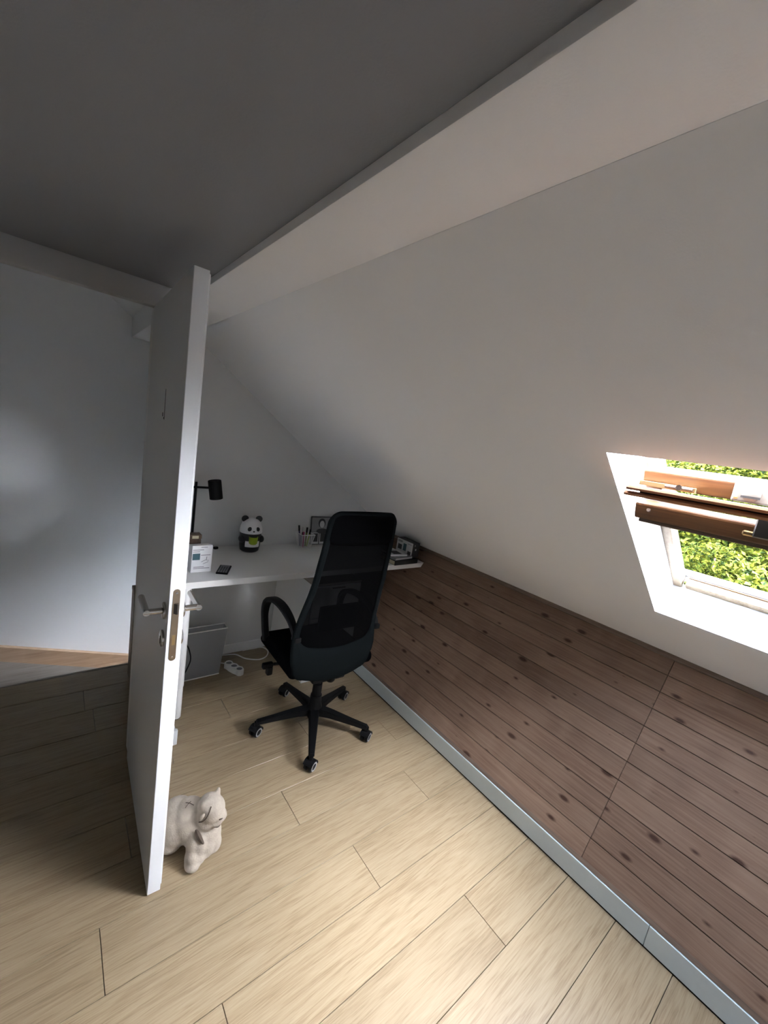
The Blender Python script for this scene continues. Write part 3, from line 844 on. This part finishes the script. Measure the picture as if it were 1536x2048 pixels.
# arm loops
for sx in (-1, 1):
    path = spline([(sx * 0.236, 0.236, 0.455), (sx * 0.243, 0.258, 0.540), (sx * 0.246, 0.272, 0.620), (sx * 0.246, 0.245, 0.690), (sx * 0.246, 0.165, 0.728), (sx * 0.246, 0.060, 0.738), (sx * 0.244, -0.040, 0.716), (sx * 0.240, -0.105, 0.672), (sx * 0.236, -0.138, 0.630)], 6)
    bm = nb()
    rings = []
    for i, p in enumerate(path):
        t = (path[min(i + 1, len(path) - 1)] - path[max(i - 1, 0)]).normalized()
        sd = Vector((1, 0, 0)); nn = sd.cross(t).normalized(); sd = t.cross(nn).normalized()
        f = i / (len(path) - 1)
        w = 0.019 + 0.008 * math.sin(math.pi * min(1, max(0, (f - 0.2) / 0.6))); h = 0.0125
        rings.append([bm.verts.new(p + sd * (w * c) + nn * (h * s_)) for c, s_ in ((-1, -0.5), (-0.7, -1), (0.7, -1), (1, -0.5), (1, 0.5), (0.7, 1), (-0.7, 1), (-1, 0.5))])
    for a2, b2 in zip(rings, rings[1:]):
        for k in range(8): bm.faces.new((a2[k], a2[(k + 1) % 8], b2[(k + 1) % 8], b2[k]))
    bm.faces.new(rings[0][::-1]); bm.faces.new(rings[-1])
    ar = obj('armrest', bm, M['black'], chair, smooth=True)
    bm = nb(); box(bm, sx * 0.238 - 0.017, sx * 0.238 + 0.017, -0.150, -0.100, 0.632, 0.660, bev=0.006, seg=2)
    obj('arm_clamp', bm, M['black'], ar, smooth=True)

# ================================================================== STONE CAT
def blob(name, balls, mat_, parent, voxel=0.005, smooth_it=6):
    bm = nb()
    for (c, r) in balls:
        r = r if isinstance(r, tuple) else (r, r, r)
        bmesh.ops.create_icosphere(bm, subdivisions=3, radius=1.0, matrix=Matrix.Translation(c) @ Matrix.Diagonal((*r, 1)))
    me = bpy.data.meshes.new(name); bm.to_mesh(me); bm.free()
    o = bpy.data.objects.new(name, me); COL.objects.link(o)
    md = o.modifiers.new('r', 'REMESH'); md.mode = 'VOXEL'; md.voxel_size = voxel
    ms = o.modifiers.new('s', 'SMOOTH'); ms.iterations = smooth_it; ms.factor = 0.5
    dg = bpy.context.evaluated_depsgraph_get()
    me2 = bpy.data.meshes.new_from_object(o.evaluated_get(dg))
    bpy.data.objects.remove(o)
    for p in me2.polygons: p.use_smooth = True
    me2.name = name
    me2.materials.clear(); me2.materials.append(mat_)
    return link(name, me2, parent)
cat = thing('cat_figurine', 'weathered cream stone cat crouching as a doorstop against the door', 'figurine', (0.455, 1.335, 0))
B = []
def bl(x, y, z, r): B.append(((x, y, z), r))
# body runs from behind the door towards the camera right
bl(-0.062, 0.060, 0.105, (0.072, 0.078, 0.090)); bl(-0.030, 0.030, 0.125, (0.066, 0.066, 0.085))
bl(0.000, 0.000, 0.095, (0.058, 0.056, 0.085)); bl(0.030, -0.020, 0.075, (0.050, 0.045, 0.072))
bl(-0.085, 0.055, 0.045, (0.050, 0.055, 0.045)); bl(0.045, -0.010, 0.035, (0.036, 0.040, 0.035))
# front leg and paw
bl(-0.022, -0.038, 0.070, (0.030, 0.028, 0.055)); bl(-0.030, -0.052, 0.035, (0.028, 0.030, 0.036)); bl(-0.032, -0.064, 0.018, (0.028, 0.032, 0.018))
bl(0.050, -0.040, 0.045, (0.028, 0.028, 0.045))
bl(-0.004, -0.048, 0.062, (0.030, 0.026, 0.050)); bl(0.020, -0.050, 0.048, (0.032, 0.024, 0.046)); bl(-0.012, -0.056, 0.028, (0.030, 0.026, 0.028))
# neck and head
bl(0.022, -0.015, 0.150, (0.048, 0.048, 0.045))
bl(0.034, -0.022, 0.186, (0.050, 0.049, 0.050)); bl(0.028, -0.016, 0.205, (0.043, 0.042, 0.038))
bl(0.058, -0.048, 0.166, (0.028, 0.024, 0.022)); bl(0.046, -0.052, 0.150, (0.024, 0.020, 0.014))
bl(0.070, -0.034, 0.158, (0.020, 0.020, 0.018))
# ears
bl(0.062, 0.000, 0.233, (0.009, 0.010, 0.018)); bl(-0.002, -0.030, 0.222, (0.010, 0.009, 0.018))
body = blob('cat_body', B, M['stone'], cat, 0.0048, 5)
# lowest point onto the floor
zmin = min(v.co.z for v in body.data.vertices)
for v in body.data.vertices:
    v.co.z = max(v.co.z - zmin - 0.0, 0.0) if v.co.z - zmin > 0.002 else 0.0
def creas(pts, r, nm='crease', mm='stone_dark'):
    bm = nb(); tube(bm, spline(pts, 4), r, 6); obj(nm, bm, M[mm], cat, smooth=True)
creas([(-0.016, -0.046, 0.176), (-0.008, -0.058, 0.186), (0.003, -0.062, 0.197), (0.012, -0.060, 0.212), (0.022, -0.050, 0.228)], 0.0020, 'brow_crease')
bm = nb(); bmesh.ops.create_uvsphere(bm, u_segments=16, v_segments=10, radius=1, matrix=Matrix.Translation((-0.009, -0.050, 0.197)) @ Matrix.Rotation(R(32), 4, 'Y') @ Matrix.Diagonal((0.0065, 0.007, 0.015, 1)))
obj('folded_ear', bm, M['stone'], cat, smooth='all')
creas([(0.050, -0.072, 0.176), (0.061, -0.068, 0.172), (0.072, -0.060, 0.172)], 0.0026, 'nose_line')
creas([(0.035, -0.068, 0.147), (0.050, -0.070, 0.143), (0.066, -0.058, 0.146)], 0.0018, 'mouth_line')
creas([(-0.022, -0.040, 0.142), (-0.016, -0.052, 0.124), (-0.006, -0.066, 0.106), (0.000, -0.070, 0.096)], [0.003, 0.006, 0.009, 0.010, 0.010, 0.010, 0.009, 0.008, 0.007, 0.006, 0.005, 0.004, 0.003], 'neck_shade')  # dark tube painting the shade in the gap below the head
creas([(-0.052, 0.010, 0.205), (-0.040, 0.016, 0.2125), (-0.030, 0.022, 0.212)], 0.0013, 'back_crack')
creas([(-0.046, 0.030, 0.2075), (-0.036, 0.016, 0.2125), (-0.024, 0.004, 0.2085)], 0.0013, 'back_crack')

# ================================================================== DESK THINGS
# panda money box
pd = thing('panda_figure', 'black and white panda money box hugging a lime green pot', 'figurine', (1.020, 2.545, DZ), R(-6))
obj('panda_body', lathe(nb(), [(0, 0), (0.050, 0), (0.060, 0.008), (0.066, 0.04), (0.069, 0.09), (0.068, 0.128), (0, 0.130)], 36), M['panda_black'], pd, smooth=True)
hd = obj('panda_head', lathe(nb(), [(0, 0.128), (0.071, 0.128), (0.072, 0.135), (0.069, 0.165), (0.058, 0.195), (0.038, 0.214), (0.016, 0.221), (0, 0.222)], 36), M['panda_white'], pd, smooth=True)
def ell(name, c, r, m, parent):
    bm = nb(); bmesh.ops.create_uvsphere(bm, u_segments=20, v_segments=12, radius=1, matrix=Matrix.Translation(c) @ Matrix.Diagonal((*r, 1)))
    return obj(name, bm, M[m], parent, smooth='all')
for sx in (-1, 1):
    ell('ear', (sx * 0.045, 0.0, 0.216), (0.023, 0.012, 0.022), 'panda_black', hd)
    e_ = ell('eye_patch', (sx * 0.024, -0.061, 0.160), (0.015, 0.008, 0.0155), 'panda_black', hd)
    ell('arm', (sx * 0.062, -0.026, 0.088), (0.020, 0.034, 0.024), 'panda_black', pd)
ell('nose', (0.0, -0.071, 0.147), (0.006, 0.004, 0.0045), 'panda_black', hd)
bp = obj('belly_patch', lathe(nb(), [(0.0680, 0.040), (0.0700, 0.045), (0.0705, 0.075), (0.0690, 0.080)], 36), M['panda_white'], pd)
bmx = bmesh.new(); bmx.from_mesh(bp.data)
bmesh.ops.delete(bmx, geom=[v for v in bmx.verts if v.co.y > -0.045], context='VERTS'); bmx.to_mesh(bp.data); bmx.free()
md = bp.modifiers.new('t', 'SOLIDIFY'); md.thickness = 0.002
obj('green_pot', lathe(nb(), [(0, 0), (0.020, 0.0), (0.027, 0.008), (0.0285, 0.045), (0.0295, 0.050), (0.0265, 0.050), (0.025, 0.035), (0, 0.034)], 26, Matrix.Translation((0.002, -0.066, 0.062))), M['green'], pd, smooth=True)

# pen cup (white wire mesh) and pens
cupc = Vector((1.437, 2.565, DZ))
cup = thing('pen_cup', 'white wire-mesh pen cup beside the photo board', 'pen holder', cupc)
def sq(h): return [(-h, -h), (h, -h), (h, h), (-h, h)]
bm = nb()
for z, h, r in ((0.003, 0.034, 0.0022), (0.104, 0.052, 0.0030)):
    tube(bm, [(x, y, z) for x, y in sq(h)] + [(-h, -h, z)], r, 8)
for (x, y) in sq(1): tube(bm, [(x * 0.034, y * 0.034, 0.003), (x * 0.052, y * 0.052, 0.104)], 0.0016, 6)
obj('wire_frame', bm, M['white_gloss'], cup)
bm = nb()
for s_ in range(4):
    Mr = Matrix.Rotation(R(90 * s_), 4, 'Z')
    for i in range(9):
        t = -1 + 2 * (i + 0.5) / 9
        tube(bm, [Mr @ Vector((t * 0.034, -0.034, 0.003)), Mr @ Vector((t * 0.052, -0.052, 0.104))], 0.0007, 4)
    for j in range(9):
        z = 0.003 + 0.101 * (j + 0.5) / 9; h = 0.034 + 0.018 * (j + 0.5) / 9
        tube(bm, [Mr @ Vector((-h, -h, z)), Mr @ Vector((h, -h, z))], 0.0007, 4)
box(bm, -0.033, 0.033, -0.033, 0.033, 0.001, 0.003)
tag(obj('wire_mesh', bm, M['white_gloss'], cup), kind='stuff')
pens = [((-0.028, 0.010, 0.006), (-0.050, 0.018, 0.160), 0.0058, 'blue', 'navy blue marker leaning left in the pen cup', 'black'),
        ((-0.022, -0.010, 0.006), (-0.046, -0.006, 0.135), 0.0048, 'blue', 'short blue pen at the left of the pen cup', 'white_gloss'),
        ((-0.012, 0.012, 0.006), (-0.018, 0.016, 0.148), 0.0045, 'black', 'slim black pen standing upright in the pen cup', 'grey_lt'),
        ((-0.018, -0.018, 0.006), (-0.028, -0.022, 0.122), 0.0055, 'pink', 'magenta felt pen low in the pen cup', 'pink'),
        ((0.008, 0.000, 0.006), (0.010, 0.002, 0.148), 0.0060, 'olive', 'olive highlighter with a black cap in the pen cup', 'black'),
        ((0.014, -0.010, 0.006), (0.030, -0.016, 0.138), 0.0050, 'green', 'lime green pencil leaning right in the pen cup', 'black')]
for a_, b2, r, m_, lab, cap in pens:
    t = thing('pen', lab, 'pen', cupc, group='pens in the wire cup')
    A_, B_ = Vector(a_), Vector(b2)
    obj('barrel', tube(nb(), [A_, A_.lerp(B_, 0.04), A_.lerp(B_, 0.74)], [r * 0.4, r, r], 12), M[m_], t, smooth=True)
    obj('cap', tube(nb(), [A_.lerp(B_, 0.74), B_], r * 1.12, 12), M[cap], t, smooth=True)

# photo board leaning on the wall
ph = thing('photo_board', 'dark photo board with black and white portraits leaning on the wall', 'picture', (1.600, 2.612, DZ))
ph.rotation_euler = (R(-8), 0, R(-3))
bx('backing', -0.085, 0.140, 0, 0.010, 0, 0.215, M['ink_dark'], ph)
lpn = bx('large_print', -0.080, 0.135, -0.0015, 0, 0.098, 0.208, M['grey_mid'], ph, bev=0)
for x0, x1 in ((-0.080, -0.018), (-0.010, 0.055), (0.063, 0.130)):
    pr = bx('small_print', x0, x1, -0.0015, 0, 0.006, 0.094, M['grey_lt'], ph, bev=0)
    bx('print_image', x0 + 0.007, x1 - 0.007, -0.0022, -0.0015, 0.022, 0.086, M['ink_dark'], pr, bev=0)
def disc(name, cx, cz, rx, rz_, y, m, parent, n=24):
    bm = nb(); prism(bm, [(cx + rx * math.cos(2 * math.pi * k / n), cz + rz_ * math.sin(2 * math.pi * k / n)) for k in range(n)], 'y', y, y + 0.0007)
    return obj(name, bm, M[m], parent)
disc('portrait_hair', 0.005, 0.165, 0.030, 0.036, -0.0024, 'ink_dark', lpn)
disc('portrait_face', 0.006, 0.156, 0.020, 0.027, -0.0030, 'grey_lt', lpn)
disc('portrait_shoulders', 0.010, 0.104, 0.050, 0.020, -0.0027, 'ink_dark', lpn)

# white carton at the left end
bxw = thing('printed_carton', 'white printed carton standing at the left end of the desk', 'box', (0.578, 2.205, DZ), R(2))
bm = nb(); box(bm, 0, 0.105, 0, 0.075, 0, 0.150, bev=0.001, seg=1)
for v in bm.verts:
    if v.co.z > 0.1 and v.co.y > 0.03: v.co.z -= 0.012
obj('carton_body', bm, M['paper'], bxw)
bx('picture_print', 0.004, 0.042, -0.0008, 0, 0.070, 0.106, M['teal'], bxw, bev=0)
for (x0, x1, z0) in ((0.004, 0.040, 0.114), (0.045, 0.078, 0.138), (0.004, 0.060, 0.124), (0.012, 0.095, 0.020), (0.012, 0.066, 0.028), (0.046, 0.095, 0.094)):
    bx('text_line', x0, x1, -0.0008, 0, z0, z0 + 0.0035, M['ink'], bxw, bev=0)
bm = nb(); tube(bm, [(0.050, -0.0005, 0.058), (0.072, -0.0005, 0.068), (0.088, -0.0005, 0.065), (0.084, -0.0005, 0.055), (0.060, -0.0005, 0.046)], 0.0014, 5)
tube(bm, [(0.076, -0.0005, 0.067), (0.078, -0.0005, 0.086)], 0.0016, 5)
obj('line_drawing', bm, M['ink'], bxw)
# brown box behind it
bb2 = thing('brown_box', 'small dark brown box peeking up behind the white carton', 'box', (0.545, 2.300, DZ))
bx('box_body', 0, 0.100, 0, 0.05, 0, 0.160, M['brown'], bb2)
bx('box_lid', -0.002, 0.102, -0.002, 0.052, 0.160, 0.184, M['brown'], bb2)
bx('box_label', 0.052, 0.085, -0.0028, -0.002, 0.162, 0.178, M['book_page'], bb2, bev=0)
# tiny dark eraser behind
er = thing('black_sharpener', 'tiny black desk item behind the white carton', 'sharpener', (0.822, 2.60, DZ), R(20))
bx('sharpener_body', -0.014, 0.014, -0.010, 0.010, 0, 0.014, M['black'], er, bev=0.003)
bx('sharpener_blade', -0.010, 0.010, -0.006, 0.006, 0.014, 0.0155, M['steel_dark'], er, bev=0)

# calculator
cc = thing('calculator', 'small black pocket calculator lying on the desk', 'calculator', (0.7525, 2.206, DZ), R(-27))
bx('calculator_body', -0.031, 0.031, -0.066, 0.066, 0, 0.009, M['black'], cc, bev=0.002)
bx('display', -0.025, 0.025, 0.042, 0.058, 0.009, 0.0095, M['grey_mid'], cc, bev=0)
for i in range(4):
    for j in range(5):
        x, y = -0.019 + i * 0.0127, 0.028 - j * 0.0195
        bx('key', x - 0.0048, x + 0.0048, y - 0.006, y + 0.006, 0.009, 0.0108, M['grey_mid' if j > 2 else 'book_grey'], cc, bev=0.001)

# desk lamp
lm = thing('desk_lamp', 'black desk lamp with a tilted cylinder shade beside the door edge', 'lamp', (0.634, 2.450, DZ))
obj('lamp_base', lathe(nb(), [(0, 0), (0.062, 0), (0.062, 0.012), (0.056, 0.016), (0, 0.016)], 32), M['black'], lm, smooth=True)
obj('lamp_pole', tube(nb(), [(0, 0, 0.014), (0, 0, 0.455)], 0.007, 14), M['black'], lm, smooth=True)
obj('lamp_arm', tube(nb(), [(-0.03, 0, 0.424), (0.075, 0, 0.424)], 0.0065, 12), M['black'], lm, smooth=True)
Ml = Matrix.Translation((0.108, 0, 0.414)) @ Matrix.Rotation(R(-10), 4, 'Y')
obj('lamp_shade', lathe(nb(), [(0, 0.056), (0.036, 0.056), (0.037, 0.052), (0.037, -0.054), (0.034, -0.054), (0.034, 0.045), (0, 0.045)], 30, Ml), M['black'], lm, smooth=True)
obj('lamp_bulb', lathe(nb(), [(0, -0.02), (0.02, -0.01), (0.026, 0.01), (0.015, 0.04), (0, 0.045)], 20, Ml), M['white_gloss'], lm, smooth=True)

# stack at the right end of the desk
b1 = thing('black_book', 'thick black book at the bottom of the pile by the slope', 'book', (2.005, 2.130, DZ), R(2))
bx('cover', -0.112, 0.118, -0.070, 0.095, 0, 0.034, M['black_matte'], b1)
bx('pages', -0.1135, -0.108, -0.064, 0.090, 0.004, 0.030, M['book_page'], b1, bev=0)
b2_ = thing('grey_folder', 'grey folder lying on the black book', 'folder', (1.995, 2.145, DZ + 0.034), R(6))
bx('folder_cover', -0.100, 0.080, -0.070, 0.075, 0, 0.018, M['book_grey'], b2_)
bx('folder_sheets', -0.098, 0.076, -0.0712, -0.069, 0.004, 0.014, M['grey_lt'], b2_, bev=0)
b3 = thing('white_booklet', 'pile of white printed booklets on the grey folder', 'booklet', (1.975, 2.165, DZ + 0.052), R(-8))
bx('booklet_pages', -0.072, 0.070, -0.065, 0.070, 0, 0.010, M['paper'], b3)
bx('booklet_cover', -0.070, 0.068, -0.063, 0.068, 0.010, 0.0125, M['grey_lt'], b3, bev=0)
bx('cover_print', -0.040, 0.030, -0.050, 0.030, 0.0125, 0.0131, M['ink_dark'], b3, bev=0)
b4 = thing('product_box', 'upright printed product box on the books under the slope', 'box', (2.058, 2.095, DZ + 0.0345), 0)
# stands on the black book just behind the folder
bx('box_body', 0.024, 0.094, 0.0, 0.185, 0, 0.112, M['ink_dark'], b4)
bx('front_print', 0.0232, 0.024, 0.003, 0.182, 0.003, 0.109, M['grey_lt'], b4, bev=0)
for (y0, y1, z0, z1, m_) in ((0.070, 0.105, 0.030, 0.085, 'teal'), (0.120, 0.165, 0.030, 0.068, 'ink_dark'), (0.015, 0.050, 0.008, 0.040, 'ink_dark'), (0.012, 0.060, 0.090, 0.095, 'ink'), (0.120, 0.170, 0.085, 0.100, 'book_grey')):
    bx('print_patch', 0.0226, 0.0232, y0, y1, z0, z1, M[m_], b4, bev=0)
bx('side_mark', 0.050, 0.062, -0.0008, 0, 0.055, 0.068, M['grey_lt'], b4, bev=0)
bx('side_mark', 0.040, 0.050, -0.0008, 0, 0.088, 0.098, M['grey_mid'], b4, bev=0)

# ================================================================== UNDER THE DESK
bn = thing('waste_bin', 'slim frosted white waste bin with a crumpled liner under the desk', 'bin', (0.745, 2.458, 0))
def frus(bm, w0, d0, w1, d1, z0, z1, thick=0.003, floor_=True):
    def rg(w, d, z): return [bm.verts.new((x * w, y * d, z)) for x, y in ((-1, -1), (1, -1), (1, 1), (-1, 1))]
    a, b, c, d = rg(w0, d0, z0), rg(w1, d1, z1), rg(w1 - thick, d1 - thick, z1), rg(w0 - thick, d0 - thick, z0 + thick)
    for p, q in ((a, b), (b, c), (c, d)):
        for k in range(4): bm.faces.new((p[k], p[(k + 1) % 4], q[(k + 1) % 4], q[k]))
    bm.faces.new(a[::-1]); bm.faces.new(d)
bm = nb(); frus(bm, 0.117, 0.026, 0.142, 0.034, 0.0, 0.325)
obj('bin_wall', bm, M['bin'], bn)
for nm, h, w, d, r in (('bin_rim', 0.325, 0.142, 0.034, 0.0035), ('bin_foot', 0.004, 0.117, 0.026, 0.0035)):
    bm = nb(); tube(bm, [(-w, -d, h), (w, -d, h), (w, d, h), (-w, d, h)], r, 8, closed=True)
    obj(nm, bm, M['plastic_white'], bn)
bm = nb()
prevr = None
NR, NA = 12, 40
for i in range(NR + 1):
    t = i / NR; z = 0.02 + 0.25 * t
    ring = []
    for k in range(NA):
        a_ = 2 * math.pi * k / NA
        w, d = (0.112 + 0.020 * t), (0.024 + 0.006 * t)
        cx_, cy_ = math.cos(a_), math.sin(a_)
        m_ = max(abs(cx_), abs(cy_)); q = 0.80 + 0.10 * math.sin(3 * a_ + 2 * t) + 0.06 * math.sin(7 * a_ - 5 * t)
        q *= (0.45 + 0.5 * t)
        ring.append(bm.verts.new((cx_ / m_ ** 0.7 * w * q, cy_ / m_ ** 0.7 * d * q, z + (0.02 * math.sin(2 * a_ + 1) if i == NR else 0))))
    if prevr:
        for k in range(NA): bm.faces.new((prevr[k], prevr[(k + 1) % NA], ring[(k + 1) % NA], ring[k]))
    else: bm.faces.new(ring[::-1])
    prevr = ring
obj('liner', bm, M['grey_lt'], bn, smooth='all')

ps = thing('power_strip', 'white three-socket power strip on the floor beside the bin', 'power strip', (0.958, 2.430, 0), R(-67))
bm = nb()
pts = []
NP = 60
for k in range(NP):
    t = 2 * math.pi * k / NP
    x = 0.075 * math.cos(t); 
    pts.append((0.080 * math.copysign(abs(math.cos(t)) ** 0.55, math.cos(t)), (0.0275 - 0.004 * (0.5 + 0.5 * math.cos(2 * math.pi * x / 0.048 + math.pi))) * math.copysign(abs(math.sin(t)) ** 0.5, math.sin(t))))
prism(bm, pts, 'z', 0.0, 0.034)
obj('strip_body', bm, M['plastic_white'], ps)
for x in (-0.050, 0, 0.050):
    sk = obj('socket', lathe(nb(), [(0.0245, 0.034), (0.0245, 0.040), (0.0205, 0.040), (0.0195, 0.0345), (0, 0.0345)], 24, Matrix.Translation((x, 0, 0))), M['plastic_white'], ps, smooth=True)
    obj('socket_well', lathe(nb(), [(0, 0.0346), (0.0185, 0.0346), (0.0185, 0.0352), (0, 0.0352)], 20, Matrix.Translation((x, 0, 0))), M['book_grey'], sk)
obj('cord', tube(nb(), spline([(-0.078, 0, 0.014), (-0.11, 0.005, 0.006), (-0.16, -0.03, 0.005), (-0.20, -0.04, 0.005)], 6), 0.0035, 8), M['plastic_white'], ps, smooth=True)
cb = tube(nb(), spline([(0.90, 2.636, 0.005), (0.955, 2.632, 0.005), (1.030, 2.610, 0.005), (1.075, 2.535, 0.005), (1.150, 2.488, 0.005), (1.215, 2.505, 0.005), (1.255, 2.570, 0.005), (1.235, 2.632, 0.006), (1.16, 2.640, 0.006), (1.09, 2.638, 0.008)], 8), 0.0042, 8)
tag(obj('white_cable', cb, M['plastic_white'], smooth=True), 'white cable snaking over the floor under the desk', 'cable')
cb = tube(nb(), spline([(0.52, 2.19, 0.766), (0.538, 2.175, 0.60), (0.560, 2.165, 0.456), (0.592, 2.16, 0.375), (0.604, 2.16, 0.318), (0.596, 2.165, 0.270), (0.568, 2.185, 0.18), (0.53, 2.22, 0.06), (0.525, 2.27, 0.006), (0.53, 2.36, 0.006)], 8), 0.0035, 8)
tag(obj('black_cable', cb, M['black'], smooth=True), 'thin black cable hanging beside the desk leg', 'cable')

# ================================================================== GARDEN
bm = nb()
gv = {}
for i in range(25):
    for j in range(25):
        x = 3.2 + i * 0.9; y = -12 + j * 1.2
        z = -2.9 + max(0, x - 6.0) * 0.45 - max(0, x - 21) * 0.45 + 0.12 * math.sin(1.7 * x + 0.8 * y)
        gv[i, j] = bm.verts.new((x, y, z))
for i in range(24):
    for j in range(24): bm.faces.new((gv[i, j], gv[i + 1, j], gv[i + 1, j + 1], gv[i, j + 1]))
ground = tag(obj('ground', bm, M['lawn'], smooth='all'), 'green garden bank rising outside the roof window', 'ground', kind='structure')
def bank(x): return -2.9 + max(0, x - 6.0) * 0.45
def bush_mesh(seed, n=1300):
    r = random.Random(seed); bm = nb()
    for _ in range(n):
        u = r.uniform(-1, 1); t = r.uniform(0, 2 * math.pi); q = math.sqrt(1 - u * u); rr = 0.62 * r.uniform(0.7, 1.0)
        c = Vector((q * math.cos(t) * rr, q * math.sin(t) * rr, 0.45 + u * rr * 0.75))
        e = Euler((r.uniform(-1, 1), r.uniform(-1, 1), r.uniform(0, 6.28))).to_matrix()
        l, w = r.uniform(0.05, 0.09), r.uniform(0.025, 0.045)
        vs = [bm.verts.new(c + e @ Vector(p)) for p in ((-l, 0, 0), (0, w, 0.012), (l, 0, 0), (0, -w, 0.012))]
        bm.faces.new(vs)
    me = bpy.data.meshes.new('foliage'); bm.to_mesh(me); bm.free(); me.materials.append(M['leaf']); return me
def ground_z(x, y): return -2.9 + max(0, x - 6.0) * 0.45 + 0.12 * math.sin(1.7 * x + 0.8 * y)
rr_ = random.Random(5); bm = nb()
for _ in range(15000):
    x = rr_.uniform(9.0, 20.0); y = rr_.uniform(-0.4, 5.6)
    if 10.4 < x < 12.6 and 2.7 < y < 4.1: continue
    c = Vector((x, y, ground_z(x, y) + rr_.uniform(0.02, 0.22)))
    e = Euler((rr_.uniform(-0.9, 0.9), rr_.uniform(-1.2, 0.3), rr_.uniform(0, 6.28))).to_matrix()
    l, w = rr_.uniform(0.07, 0.13), rr_.uniform(0.04, 0.07)
    bm.faces.new([bm.verts.new(c + e @ Vector(p)) for p in ((-l, 0, 0), (0, w, 0.015), (l, 0, 0), (0, -w, 0.015))])
gc = obj('ground_cover', bm, M['leaf'], ground); gc['kind'] = 'stuff'
bushes = [bush_mesh(s_) for s_ in (1, 2, 3)]
stem_bm = nb(); tube(stem_bm, [(0, 0, -0.15), (0.02, 0, 0.25), (0.0, 0.02, 0.55)], [0.05, 0.04, 0.02], 8)
stem_me = bpy.data.meshes.new('stem'); stem_bm.to_mesh(stem_me); stem_bm.free(); stem_me.materials.append(M['brown'])
r = random.Random(11)
for i in range(4):
    for j in range(3):
        x = 10.4 + i * 1.7 + r.uniform(-0.2, 0.2); y = 0.75 + j * 1.30 + (i * 0.12) + r.uniform(-0.05, 0.05)
        if j == 2 or (i, j) in ((2, 0), (1, 0)): continue
        t = thing('shrub', 'leafy green shrub on the garden bank outside the window', 'shrub', (x, y, bank(x) - 0.02), r.uniform(0, 6.28), group='shrubs on the garden bank')
        s_ = r.uniform(0.90, 1.02); t.scale = (s_, s_, s_)
        f = link('foliage', bushes[(i + j) % 3], t); f['kind'] = 'stuff'
        link('stem', stem_me, t)
gw = thing('garden_steps', 'pale concrete steps on the garden bank outside the window', 'steps', (11.2, 3.45, bank(11.2)))
for i in range(3):
    bx('step', -0.5 + i * 0.35, 0.1 + i * 0.35, -0.50, 0.50, -0.45 + i * 0.30, -0.02 + i * 0.30, M['concrete'], gw, bev=0.01)
